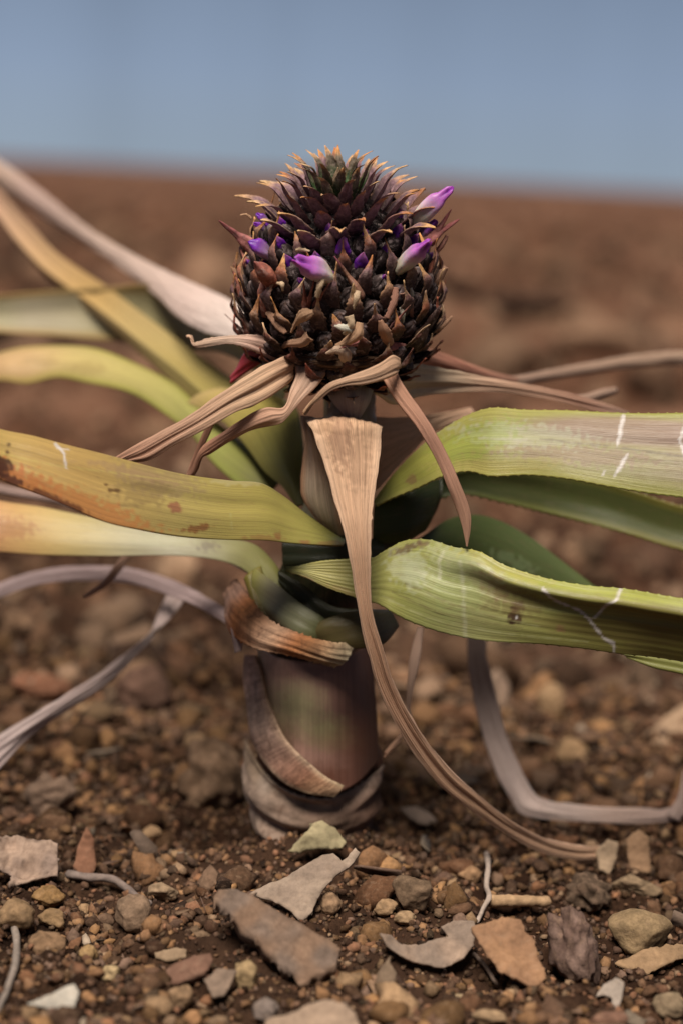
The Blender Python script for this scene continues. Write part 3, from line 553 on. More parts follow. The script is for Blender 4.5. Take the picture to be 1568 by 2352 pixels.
for (i, t, a, p, nr_, vis) in eyes:
    rs = random.Random(i*13+5)
    front = vis > .02 or (t > .5 and vis > -.2)
    x, y, z = frame_from(nr_, AX)
    crown = t > .80
    if not crown:
        zt = (z+AX*(.34 if t < .3 else .42)+Vector((rs.uniform(-.04, .04), rs.uniform(-.04, .04), rs.uniform(-.04, .04)))).normalized(); xt, yt, zt = frame_from(zt, AX)
        sz = (1.0 if t < .6 else 1.0-(t-.6)*.9)
        g = eye_geom(xt, yt, zt, p-z*.002, .0114*sz, .0102*sz, .0092*sz, i)
        apex = p+zt*.0068*sz+yt*.0022*sz
        eye_pos.append((apex, zt, yt, xt, sz, i, vis, proj(apex)))
        low = t < .38
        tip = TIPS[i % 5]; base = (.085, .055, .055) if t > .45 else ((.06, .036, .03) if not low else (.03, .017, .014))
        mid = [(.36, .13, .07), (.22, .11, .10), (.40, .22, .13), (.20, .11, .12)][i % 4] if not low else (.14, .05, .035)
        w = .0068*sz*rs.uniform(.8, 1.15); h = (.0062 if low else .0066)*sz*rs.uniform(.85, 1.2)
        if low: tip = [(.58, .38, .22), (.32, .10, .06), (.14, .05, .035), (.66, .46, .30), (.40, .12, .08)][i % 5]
        curl = (rs.uniform(-.004, .016), rs.uniform(.000, .024))
        bo = p-yt*.0040*sz+z*.0006
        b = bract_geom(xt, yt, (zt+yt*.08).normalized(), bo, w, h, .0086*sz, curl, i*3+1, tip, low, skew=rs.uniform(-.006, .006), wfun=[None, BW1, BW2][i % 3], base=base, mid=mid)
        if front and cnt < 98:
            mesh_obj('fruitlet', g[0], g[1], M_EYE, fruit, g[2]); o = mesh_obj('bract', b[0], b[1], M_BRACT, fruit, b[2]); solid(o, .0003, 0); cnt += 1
        else: addto(rest_eye, g); addto(rest_br, b)
NC = 72
for i in range(NC):
    rs = random.Random(i*7+900)
    k = ((i+.5)/NC)**.85; t = .745+.245*k; a = i*GA+1.1
    p, z = fpt(a, t)
    rad = (FX*math.sin(a)+FY*math.cos(a))
    yt = (AX+rad*(.80-.7*k)+Vector((rs.uniform(-.1, .1), rs.uniform(-.1, .1), 0))).normalized(); xt = yt.cross(rad).normalized()*-1; zt = xt.cross(yt).normalized()
    if zt.dot(rad) < 0: zt = -zt
    w = .0094*(1-.45*k)*rs.uniform(.85, 1.15); h = (.0140-.0035*k)*rs.uniform(.85, 1.2)
    inner = k > .82
    base = (.035, .075, .025) if inner else (.07, .042, .05); mid = (.15, .12, .09) if inner else (.24, .145, .17)
    b = bract_geom(xt, yt, zt, p+yt*.0042+rad*.0006, w, h, .0022, (-.004, rs.uniform(.006, .034)), i*3+1, TIPS[i % 5], 0, skew=rs.uniform(-.004, .004), base=base, mid=mid, jag=.7, wfun=lambda v: .8+.3*v if v < .3 else .92*(1-(v-.3)/.7)**.8+.05, tip0=.74)
    if cnt < 99: o = mesh_obj('bract', b[0], b[1], M_BRACT, fruit, b[2]); solid(o, .0004, 0); cnt += 1
    else: addto(rest_br, b)
o = mesh_obj('fruitlet', rest_eye[0], rest_eye[1], M_EYE, fruit, rest_eye[2]); o['kind'] = 'stuff'
o = mesh_obj('bract', rest_br[0], rest_br[1], M_BRACT, fruit, rest_br[2]); o['kind'] = 'stuff'
g = spindle(APEX-AX*.004, APEX+AX*.0065+FY*.001, .0075, [(.06, .12, .05), (.06, .12, .05), (.12, .10, .07), (.3, .2, .12)], 3, wf=lambda v: max(.05, 1-v**1.5))
mesh_obj('bract', g[0], g[1], M_BRACT, fruit, g[2])
# purple petal tips nested in the nearest fruitlets
used = set()
for (px, py, r) in purple_px:
    best = None
    for e in eye_pos:
        if e[5] in used or e[6] < -.1: continue
        d = math.hypot(e[7][0]-px, e[7][1]-py)
        if best is None or d < best[0]: best = (d, e)
    if best is None: continue
    e = best[1]; used.add(e[5]); r3 = r*PXM
    g = spindle(e[0]-e[1]*r3*.8, e[0]+(e[1]+e[2]*.45)*r3*2.0, r3*2.1, [(.16, .05, .22), (.13, .02, .30), (.11, .014, .30), (.13, .02, .28), (.30, .12, .25)], e[5], lobes=.2, wf=lambda v: max(.06, 1-v**2.2), wrinkle=.08)
    mesh_obj('petal_tip', g[0], g[1], M_PETAL, fruit, g[2])
# open flower buds
VIO = [(.42, .38, .27), (.62, .56, .46), (.66, .56, .58), (.62, .42, .60), (.46, .16, .50), (.26, .035, .38)]
VIO2 = [(.36, .30, .30), (.40, .26, .45), (.20, .04, .40), (.13, .015, .36), (.14, .015, .36)]
flowers = [((1026, 442), (945, 515), 40, VIO, 0, .0016), ((1012, 462), (948, 522), 30, VIO, 0, .0012), ((995, 514), (936, 560), 28, [(.5, .45, .36), (.5, .42, .42), (.36, .16, .45), (.2, .04, .4), (.2, .03, .3)], .004, .001), ((976, 563), (894, 628), 38, VIO, .008, .0016), ((692, 604), (762, 645), 50, VIO, .010, .0022), ((573, 555), (642, 598), 34, VIO2, .003, .0002), ((591, 492), (616, 516), 18, VIO2, .002, .0003), ((585, 513), (618, 530), 18, VIO2, .002, .0003)]
budw = lambda v: (.62+.38*math.sin(math.pi*min(1, v*.95))) if v < .68 else (.62+.38*math.sin(math.pi*.646))*max(.14, 1-((v-.68)/.32)**1.5*.9)
for n_, (tp, bs, w, tn, lift, th) in enumerate(flowers):
    a = surf(bs[0], bs[1], .005); b = surf(tp[0], tp[1], lift+.004)
    if lift: 
        b = surf(bs[0], bs[1], .009); dpt = (b-CAM).dot(cf)-lift; b = P(tp[0], tp[1], dpt)
    g = spindle(a, b, w*PXM, tn, n_, teeth=th*2.2, wf=budw, lobes=.16, wrinkle=.05, bend=.0006)
    mesh_obj('flower', g[0], g[1], M_PETAL, fruit, g[2])
RED = [(.26, .10, .07), (.30, .10, .07), (.34, .12, .08), (.30, .11, .08), (.24, .07, .06)]
PNK = [(.30, .14, .12), (.36, .13, .12), (.36, .14, .13), (.30, .10, .10), (.2, .06, .06)]
DRK = [(.05, .025, .02), (.06, .03, .02), (.045, .02, .015), (.03, .012, .012)]
spin = lambda v: max(.06, math.sin(math.pi*(.12+.86*v))**1.1)
slim = lambda v: max(.10, (1-v)**.45*(.55+.45*math.sin(math.pi*min(1, v*1.6+.15))))
for n_, (tp, bs, w, tn, lift, wfn) in enumerate([((503, 506), (590, 572), 34, PNK, 0, slim), ((1054, 503), (975, 556), 32, PNK, 0, slim), ((584, 600), (655, 655), 38, RED, .006, spin), ((602, 640), (632, 722), 26, RED, .004, spin), ((768, 588), (824, 680), 20, [(.26, .13, .09), (.36, .18, .12), (.34, .17, .12), (.25, .12, .08), (.36, .08, .14)], .007, slim),
        ((697, 645), (713, 712), 17, RED, .005, slim), ((722, 640), (716, 706), 14, RED, .006, slim), ((757, 650), (728, 700), 12, RED, .006, slim), ((546, 700), (608, 765), 22, DRK, .002, slim), ((538, 740), (606, 772), 20, DRK, .002, slim), ((1012, 700), (920, 785), 36, DRK, .002, slim), ((1036, 480), (985, 560), 24, PNK, 0, slim), ((1010, 570), (975, 640), 18, RED, .0, slim), ((535, 620), (590, 680), 20, RED, .0, slim), ((552, 570), (600, 620), 22, RED, .0, slim),
        ((843, 715), (880, 775), 14, [(.2, .08, .06), (.28, .1, .09), (.24, .08, .07)], .006, slim), ((942, 700), (880, 745), 12, [(.25, .12, .11), (.3, .13, .12), (.3, .14, .1)], .006, slim), ((848, 800), (910, 780), 20, PNK, .004, spin), ((780, 800), (826, 770), 14, PNK, .006, slim)]):
    a = surf(bs[0], bs[1], .005); bb = surf(bs[0], bs[1], .009); b = P(tp[0], tp[1], (bb-CAM).dot(cf)-lift) if lift else surf(tp[0], tp[1], .004)
    g = spindle(a, b, w*PXM, tn, n_+20, wf=wfn, lobes=.14, wrinkle=.16)
    mesh_obj('dried_flower', g[0], g[1], M_BRACT, fruit, g[2])
ribbon('bract', [(590, 772, 625, 812, .734), (640, 800, 665, 826, .722), (700, 814, 715, 840, .714), (775, 822, 780, 850, .711), (850, 816, 850, 844, .715), (920, 790, 915, 818, .724), (975, 755, 985, 768, .736), (1008, 712, 1018, 716, .746)], M_HUSK, fruit, bow=.35,
       tints=[(.10, .055, .035), (.15, .085, .05), (.12, .07, .04), (.15, .085, .05), (.07, .035, .022), (.035, .018, .012)], jag=.0014, rough=.0018, thick=.0005, label='broad dark brown bract cupping the base of the fruit')
# torn papery wisps on the fruit
CR = (.60, .46, .28); TN = (.50, .32, .18); WW = (.66, .60, .46)
wisps = [([(720, 716, 10), (700, 722, 24), (680, 742, 10), (668, 764, 3)], TN), ([(636, 650, 6), (648, 652, 10), (650, 668, 4)], CR), ([(740, 638, 14), (734, 658, 12), (728, 682, 10)], CR), ([(822, 668, 10), (818, 684, 12), (812, 710, 2)], CR), ([(800, 725, 18), (806, 745, 14), (790, 768, 8)], CR), ([(768, 748, 4), (790, 752, 14), (812, 756, 16)], WW), ([(826, 740, 12), (820, 765, 24), (790, 788, 14), (770, 792, 4)], TN), ([(872, 735, 8), (882, 760, 22), (894, 790, 18)], (.42, .24, .14)), ([(908, 660, 12), (905, 690, 14), (888, 730, 10)], (.34, .18, .12)), ([(925, 670, 14), (938, 695, 16), (946, 728, 6)], (.40, .23, .16)), ([(920, 705, 6), (924, 722, 10), (925, 742, 2)], WW), ([(942, 660, 6), (946, 685, 10), (940, 700, 5)], WW),
         ([(712, 770, 22), (694, 785, 20), (660, 790, 12), (642, 802, 3)], (.44, .27, .16)), ([(748, 812, 4), (776, 802, 18), (792, 815, 26), (798, 838, 10), (800, 848, 2)], (.56, .42, .28)), ([(1038, 726, 4), (1015, 748, 10), (985, 762, 12), (960, 772, 10)], (.46, .28, .17)), ([(572, 678, 3), (592, 680, 10), (614, 710, 16), (640, 745, 18), (656, 765, 8)], (.34, .20, .12)), ([(530, 612, 3), (545, 630, 12), (565, 655, 12)], (.44, .26, .15)), ([(1024, 612, 10), (1005, 640, 16), (985, 665, 14)], (.46, .28, .18)), ([(968, 660, 8), (974, 690, 10), (968, 720, 8), (950, 745, 5)], (.36, .18, .09)), ([(630, 506, 4), (633, 535, 14), (640, 570, 8)], (.5, .33, .2)), ([(680, 575, 6), (690, 572, 8), (712, 576, 3)], CR), ([(552, 494, 3), (566, 492, 5), (578, 502, 5)], TN), ([(1026, 540, 6), (1016, 560, 10), (1000, 580, 8)], (.40, .2, .15)), ([(540, 660, 8), (556, 675, 14), (580, 690, 10)], (.3, .12, .07))]
for n_, (pts, col) in enumerate(wisps):
    st = []
    for q, (x, y, w) in enumerate(pts):
        x2, y2 = pts[min(q+1, len(pts)-1)][:2]; x1, y1 = pts[max(q-1, 0)][:2]
        dx, dy = x2-x1, y2-y1; l = math.hypot(dx, dy); nx, ny = -dy/l, dx/l
        w *= 1.25; d = (surf(x, y, .0145+.001*math.sin(q*2))-CAM).dot(cf)
        st.append((x+nx*w/2, y+ny*w/2, x-nx*w/2, y-ny*w/2, d))
    ribbon('torn_bract', st, M_DRY, fruit, bow=.3, tints=[tuple(c*.9 for c in col), col], thick=.0003, jag=.0005, rough=.0010, res=2.2, seed=n_)
# leafy collar under the fruit
V = []; F = []; tint = []; nseg = 72
for i in range(10):
    v = i/9
    for j in range(nseg+1):
        a = 2*math.pi*j/nseg
        t = -.03+.13*v; r = frad(max(t, 0))*(1.0)+.0015+.0035*math.sin(v*math.pi*.5)+.002*v*mn.noise(Vector((math.cos(a)*3, math.sin(a)*3, 2)))
        if i == 0: r = .0125
        rad = FX*math.sin(a)+FY*math.cos(a)
        p = BASE+AX*(t*FL+.005*v*mn.noise(Vector((math.cos(a)*4, math.sin(a)*4, 7))))+rad*r
        V.append(p[:]); tint.append(np.array((.10, .055, .03))*(1-v)+np.array((.07, .035, .02))*v+.03*mn.noise(Vector((math.cos(a)*6, math.sin(a)*6, v*3))))
for i in range(9):
    for j in range(nseg):
        q = i*(nseg+1)+j; F.append((q, q+1, q+nseg+2, q+nseg+1))
o = mesh_obj('collar', V, F, M_BRACT, fruit, np.clip(np.array(tint), .006, 1)); solid(o, .0006, 0)
VEIL_LOW=(2.9,3.6,4.4); VEIL_MID=(2.5,3.25,4.55); VEIL_UP=(1.5,2.0,3.0); VEIL_TOP=(1.15,1.05,.95); SUN=5.0
# ------------------------------------------------------------------ ground
def hash2(ix, iy, s):
    h = (ix.astype(np.int64)*374761393+iy.astype(np.int64)*668265263+s*974634777) & 0xffffffff
    h = ((h ^ (h >> 13))*1274126177) & 0xffffffff
    return ((h ^ (h >> 16)) & 0xffff)/65535.0
def vnoise(x, y, s):
    ix = np.floor(x); iy = np.floor(y); fx = x-ix; fy = y-iy
    fx = fx*fx*(3-2*fx); fy = fy*fy*(3-2*fy)
    a = hash2(ix, iy, s); b = hash2(ix+1, iy, s); c = hash2(ix, iy+1, s); d = hash2(ix+1, iy+1, s)
    return (a*(1-fx)+b*fx)*(1-fy)+(c*(1-fx)+d*fx)*fy
def billow(x, y, s):
    return 1-np.abs(2*vnoise(x, y, s)-1)
fc = gdep(720, 1960); FT = P(720, 1960, fc)
def gh(x, y):
    x = np.asarray(x, float); y = np.asarray(y, float)
    r = np.hypot(x, y)
    far = np.clip((r-1.0)/2.5, 0, 1)
    z = .010*(vnoise(x*9, y*9, 1)-.5)+.008*(vnoise(x*23+3, y*23, 2)-.5)+.008*(vnoise(x*55, y*55+9, 3)-.5)+.006*(vnoise(x*140, y*140, 4)-.5)+.0018*(vnoise(x*330, y*330, 5)-.5)+.001*(vnoise(x*700, y*700, 6)-.5)
    z += far*(.06*(vnoise(x*2.6+7, y*2.6, 8)-.5)+.11*(vnoise(x*6, y*6+4, 9)-.5)+.06*(billow(x*14, y*14, 10)-.5))
    z += np.clip((r-.95)/.8, 0, 1)*.042*(vnoise(x*16+1, y*12, 11)-.5)
    d = np.hypot(x-FT.x-.0, y-FT.y-.01)
    z += .009*np.exp(-(d/.036)**2)
    z -= .018*np.exp(-(np.hypot((x-FT.x+.048), (y-FT.y-.03))/.030)**2)+.010*np.exp(-(np.hypot((x-FT.x-.045), (y-FT.y-.03))/.028)**2)
    return z
ang = np.unique(np.concatenate([np.arange(-17, 17.01, .11), np.arange(-40, 40.1, 1.2), np.arange(40, 320.1, 6)-0.0]))
ang = np.radians(ang[(ang >= -40) & (ang < 320)])
rr = [.10, .2, .3, .38]
while rr[-1] < 600:
    q = rr[-1]; rr.append(q*(1.0032 if q < 1.25 else 1.006 if q < 4 else 1.02 if q < 20 else 1.15))
rr = np.array(rr); nA = len(ang); nR = len(rr)
A_, R_ = np.meshgrid(ang, rr)
X = R_*np.sin(A_); Y = R_*np.cos(A_); Z = gh(X, Y)
Z *= np.clip((R_-.05)/.3, 0, 1)
Z *= np.where(R_ > 60, np.clip(1-(R_-60)/60, 0, 1), 1)
V = np.stack([X, Y, Z], -1).reshape(-1, 3); V = np.vstack([V, [[0, 0, 0]]])
i, j = np.meshgrid(np.arange(nR-1), np.arange(nA), indexing='ij'); j2 = (j+1) % nA
F = np.stack([i*nA+j, i*nA+j2, (i+1)*nA+j2, (i+1)*nA+j], -1).reshape(-1, 4)
me = bpy.data.meshes.new('ground'); cf_ = len(V)-1
F = F.tolist()+[(cf_, (k+1) % nA, k) for k in range(nA)]
me.from_pydata(V.tolist(), [], F)
mm, nt, b = mat('brown_soil')
ob = N(nt, 'ShaderNodeTexCoord')
n1 = noise_node(nt, ob.outputs['Object'], 7, 6, .6); n2 = noise_node(nt, ob.outputs['Object'], 60, 8, .7); n3 = noise_node(nt, ob.outputs['Object'], 420, 6, .7)
c = mixc(nt, maprange(nt, n1.outputs[0], .35, .65, 0, 1), (.032, .015, .009), (.100, .052, .032))
c = mixc(nt, maprange(nt, n2.outputs[0], .42, .66, 0, .75), c, (.25, .140, .085))
c = mixc(nt, maprange(nt, n3.outputs[0], .47, .64, 0, .75), c, (.028, .014, .009))
n5 = noise_node(nt, ob.outputs['Object'], 2.2, 3, .5)
c = mixc(nt, maprange(nt, n5.outputs[0], .5, .66, 0, .6), c, (.085, .038, .022))
n6 = noise_node(nt, ob.outputs['Object'], 2.6, 4, .6)
c = mixc(nt, maprange(nt, n6.outputs[0], .50, .62, 0, .55), c, (.26, .155, .105))
n7 = noise_node(nt, ob.outputs['Object'], 3.7, 4, .6)
c = mixc(nt, maprange(nt, n7.outputs[0], .53, .64, 0, .6), c, (.045, .022, .014))
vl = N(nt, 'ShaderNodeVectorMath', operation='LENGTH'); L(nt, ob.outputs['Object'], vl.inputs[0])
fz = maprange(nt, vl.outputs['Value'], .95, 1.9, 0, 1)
c = mixc(nt, 1.0, c, mixc(nt, fz, (.42, .40, .38), (1.25, 1.15, 1.12)), 'MULTIPLY')  # soil colour darkened near the plant for the shade between stones
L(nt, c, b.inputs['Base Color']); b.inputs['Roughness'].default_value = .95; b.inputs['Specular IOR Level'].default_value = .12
bp = N(nt, 'ShaderNodeBump'); bp.inputs['Strength'].default_value = 1; bp.inputs['Distance'].default_value = .004; L(nt, n2.outputs[0], bp.inputs['Height'])
bp2 = N(nt, 'ShaderNodeBump'); bp2.inputs['Strength'].default_value = .9; bp2.inputs['Distance'].default_value = .0012; L(nt, n3.outputs[0], bp2.inputs['Height']); L(nt, bp.outputs[0], bp2.inputs['Normal'])
L(nt, bp2.outputs[0], b.inputs['Normal'])
finish(me, mm, None, None, True)
g = bpy.data.objects.new('ground', me); C.objects.link(g); g['kind'] = 'structure'
if me.polygons[1000].normal.z < 0: me.flip_normals()

# ------------------------------------------------------------------ gravel and clods (uncountable)
def ico(sub):
    bm = bmesh.new(); bmesh.ops.create_icosphere(bm, subdivisions=sub, radius=1)
    v = np.array([x.co[:] for x in bm.verts]); f = np.array([[q.index for q in x.verts] for x in bm.faces]); bm.free(); return v, f
ICO = {1: ico(1), 2: ico(2), 3: ico(3), 4: ico(4)}
def rock_variant(sub, seed, facets=7, rough=.18, lump=.25):
    v, f = ICO[sub]; rg = np.random.default_rng(seed); v = v.copy()
    r = np.ones(len(v))
    for _ in range(facets):
        d = rg.normal(size=3); d /= np.linalg.norm(d); h = rg.uniform(.55, .9)
        dp = v@d; k = dp > 1e-3; r[k] = np.minimum(r[k], h/dp[k])
    nz = np.array([mn.noise(Vector(p*1.3)+Vector((seed*3.7, 0, 0)))*lump+mn.noise(Vector(p*3.5)+Vector((seed, 5, 0)))*rough for p in v])
    return v*(r*(1+nz))[:, None], f
# places kept clear for the single stones and chips: cx, cy, rx, ry in the picture
CLEAR = [(700, 2035, 130, 95), (640, 2165, 155, 125), (122, 2300, 70, 45), (720, 2345, 125, 55), (980, 2180, 120, 70), (1170, 2190, 95, 95), (1312, 2190, 75, 125), (1468, 2155, 90, 75), (1462, 2040, 70, 45), (1352, 2060, 65, 60), (1500, 2215, 110, 45), (1400, 2300, 45, 55), (1112, 2040, 25, 95), (1190, 2075, 85, 32),
         (1110, 2235, 35, 50), (1467, 1965, 40, 65), (1394, 1975, 35, 55), (60, 1985, 85, 75), (195, 1965, 36, 65), (250, 2045, 110, 45), (25, 2220, 35, 110), (430, 2230, 70, 45), (508, 2265, 48, 45), (390, 2195, 45, 22), (32, 2115, 60, 58), (112, 2065, 48, 38), (118, 2115, 42, 36), (108, 2180, 52, 48), (203, 2192, 30, 30), (253, 2242, 32, 30), (564, 2248, 36, 50),
         (415, 2298, 38, 40), (945, 2058, 55, 54), (758, 2082, 36, 38), (375, 2052, 45, 34), (305, 2105, 50, 52), (885, 2090, 34, 28), (930, 2112, 32, 24), (1078, 2014, 34, 30), (610, 2322, 38, 34), (1535, 2312, 45, 38), (1125, 2342, 50, 30), (960, 1875, 52, 30), (730, 1950, 95, 75), (490, 1880, 110, 90), (720, 1940, 165, 60)]
def clear_of(x, y, z):
    px_, py_, _ = proj(Vector((x, y, z)))
    return not any(((px_-a)/c)**2+((py_-b_)/d)**2 < 1 for a, b_, c, d in CLEAR)
def scatter(name, label, cat, n, xy, size, variants, mat_, cols, sink=.25, flat=(.55, 1), sm=True, dim=(.22, .95)):
    vs = []; fs = []; tt = []; base = 0
    for k in range(n):
        x, y = xy[k]; s = size[k]
        if s > .0021 and y < 1.1 and not clear_of(x, y, GZ[k]+s*.5): continue
        v, f = variants[RNG.integers(len(variants))]
        sc = np.array([RNG.uniform(.7, 1.35), RNG.uniform(.7, 1.3), RNG.uniform(*flat)])*s
        q = RNG.normal(size=4); q[1:3] *= .35; q /= np.linalg.norm(q); w, a, b_, c_ = q
        Rm = np.array([[1-2*(b_*b_+c_*c_), 2*(a*b_-c_*w), 2*(a*c_+b_*w)], [2*(a*b_+c_*w), 1-2*(a*a+c_*c_), 2*(b_*c_-a*w)], [2*(a*c_-b_*w), 2*(b_*c_+a*w), 1-2*(a*a+b_*b_)]])
        p = (v*sc)@Rm.T+np.array([x, y, GZ[k]+s*(1-sink*2)*.75])
        vs.append(p); fs.append(f+base); base += len(v)
        c0 = np.array(cols[RNG.integers(len(cols))])*RNG.uniform(*dim); tt.append(np.repeat(c0[None], len(v), 0))
    V = np.vstack(vs); F = np.vstack(fs); T = np.vstack(tt)
    me = bpy.data.meshes.new(name)
    me.vertices.add(len(V)); me.vertices.foreach_set('co', V.astype(np.float32).ravel())
    me.loops.add(F.size); me.loops.foreach_set('vertex_index', F.astype(np.int32).ravel())
    me.polygons.add(len(F)); me.polygons.foreach_set('loop_start', np.arange(0, F.size, 3, dtype=np.int32)); me.polygons.foreach_set('loop_total', np.full(len(F), 3, np.int32))
    me.update(calc_edges=True); finish(me, mat_, T, None, sm)
    o = bpy.data.objects.new(name, me); C.objects.link(o); tag(o, label, cat, kind='stuff'); return o
GC = [(.30, .19, .11), (.24, .15, .09), (.20, .13, .09), (.34, .22, .12), (.15, .095, .065), (.12, .08, .06), (.28, .16, .10), (.22, .16, .125), (.36, .27, .18), (.17, .10, .065)]
def region(n, r0, r1, half, power=1.0):
    r = np.sqrt(RNG.uniform(r0**2, r1**2, n)) if power == 1 else r0*(r1/r0)**RNG.uniform(0, 1, n)**power
    a = np.radians(RNG.uniform(-half, half, n)); return np.stack([r*np.sin(a), r*np.cos(a)], -1)
GC = [(a*1.04, b*.90, c*.84) for a, b, c in GC]
V2 = [rock_variant(2, k, 9, .34, .42) for k in range(14)]; V1 = [rock_variant(1, k+50, 4, .3, .4) for k in range(8)]; V3 = [rock_variant(3, k+90, 6, .2, .35) for k in range(8)]
xy = region(34000, .55, .98, 19); GZ = gh(xy[:, 0], xy[:, 1]); s = .0008+.0009*RNG.pareto(2.6, 34000); s = np.minimum(s, .0035)
scatter('gravel', 'fine brown gravel and soil crumbs strewn round the plant foot', 'gravel', 34000, xy, s, V1, M_STONE, GC, dim=(.08, .95))
xy = region(6200, .55, 1.05, 19); GZ = gh(xy[:, 0], xy[:, 1]); s = np.minimum(.0020+.0016*RNG.pareto(2.5, 6200), .0085)
keep = np.hypot(xy[:, 0]-FT.x, xy[:, 1]-FT.y-.012) > .032
xy = xy[keep]; GZ = GZ[keep]; s = s[keep]
scatter('pebbles', 'tan and brown pebbles lying thick on the soil around the plant', 'pebbles', len(xy), xy, s, V2, M_STONE, [(a*1.12, b*1.1, c*1.0) for a, b, c in GC], dim=(.22, .95))
xy = region(2600, .98, 2.6, 19, .9); GZ = gh(xy[:, 0], xy[:, 1]); s = np.minimum(.004+.004*RNG.pareto(2.6, 2600), .022)
scatter('small_soil_clods', 'out of focus brown soil clods behind the plant', 'clods', 2600, xy, s, V2, M_STONE, [(.24, .135, .08), (.19, .10, .06), (.30, .18, .11), (.13, .07, .045), (.36, .23, .15)], sink=.3)
xy = region(2200, 2.4, 14, 16, .9); GZ = gh(xy[:, 0], xy[:, 1]); s = np.minimum(.014+.012*RNG.pareto(2.4, 2200), .06)
scatter('large_soil_clods', 'blurred large clods of ploughed field reaching to the horizon', 'clods', 2200, xy, s, V3, M_STONE, [(.24, .135, .085), (.16, .09, .055), (.30, .18, .115), (.11, .06, .04)], sink=.4)

def flake_variant(seed):
    rg = np.random.default_rng(seed); n = 9; a = np.sort(rg.uniform(0, 2*math.pi, n)); r = rg.uniform(.5, 1, n); el = rg.uniform(.3, .8)
    o = np.stack([r*np.cos(a), r*np.sin(a)*el, .25*(r*np.cos(a))**2*rg.uniform(-1, 1)+rg.uniform(-.05, .05, n)], -1)
    v = np.vstack([o, [[0, 0, 0]], o-[0, 0, .07], [[0, 0, -.07]]]); f = []
    for k in range(n):
        q = (k+1) % n; f += [(k, q, n), (n+1+q, n+1+k, 2*n+1), (k, n+1+k, q), (q, n+1+k, n+1+q)]
    return v, np.array(f)
VF = [flake_variant(k) for k in range(12)]
xy = region(1100, .55, 1.25, 19); GZ = gh(xy[:, 0], xy[:, 1])+.0015; s = np.minimum(.003+.003*RNG.pareto(2.4, 1100), .014)
scatter('leaf_litter', 'scattered small scraps of dead leaf and bark on the soil', 'leaf litter', 1100, xy, s, VF, M_CHIP, [(.40, .28, .19), (.30, .19, .12), (.36, .21, .13), (.24, .17, .13), (.46, .36, .27), (.18, .11, .08)], sink=.3, flat=(.8, 1), sm=False)

# ------------------------------------------------------------------ single stones, chips and litter
def on_ground(x, y):
    d = gdep(x, y)
    for _ in range(6):
        p = P(x, y, d); z = float(gh(p.x, p.y)); d = gdep(x, y, z)
    return P(x, y, d)
def stone(name, label, cat, cx, cy, w, h, col, seed, facets=7, rough=.12, lump=.15, rot=0, col2=None, deep=.8, lift=0):
    """centred on the pixel, w/h its size in the photo"""
    p = on_ground(cx, cy+h*.35); d = (p-CAM).dot(cf); k = KK*d
    v, f = rock_variant(4, seed, facets, rough, lump)
    ext = (v.max(0)-v.min(0))/2; v = (v-(v.max(0)+v.min(0))/2)/ext
    c_, s_ = math.cos(R(rot)), math.sin(R(rot))
    ctr = P(cx, cy, d-.001)+Vector((0, 0, lift))
    rx = cr*c_-cu*s_; ru = cu*c_+cr*s_
    W = w/2*k; Hh = h/2*k
    V = [(ctr+rx*float(q[0])*W+ru*float(q[2])*Hh+cf*float(q[1])*(W+Hh)/2*deep)[:] for q in v]
    T = np.repeat(np.array(col)[None], len(V), 0)
    nz = np.array([mn.noise(Vector(q*2.2)+Vector((seed, 0, 1))) for q in v])[:, None]
    T = T*.8*(1+.45*nz)
    if col2: f2 = np.clip(nz*2.5, 0, 1); T = T*(1-f2)+np.array(col2)*f2
    o = mesh_obj(name, V, f, M_STONE, tint=np.clip(T, .01, 1), loc=P(cx, cy+h/2, d))
    return tag(o, label, cat)
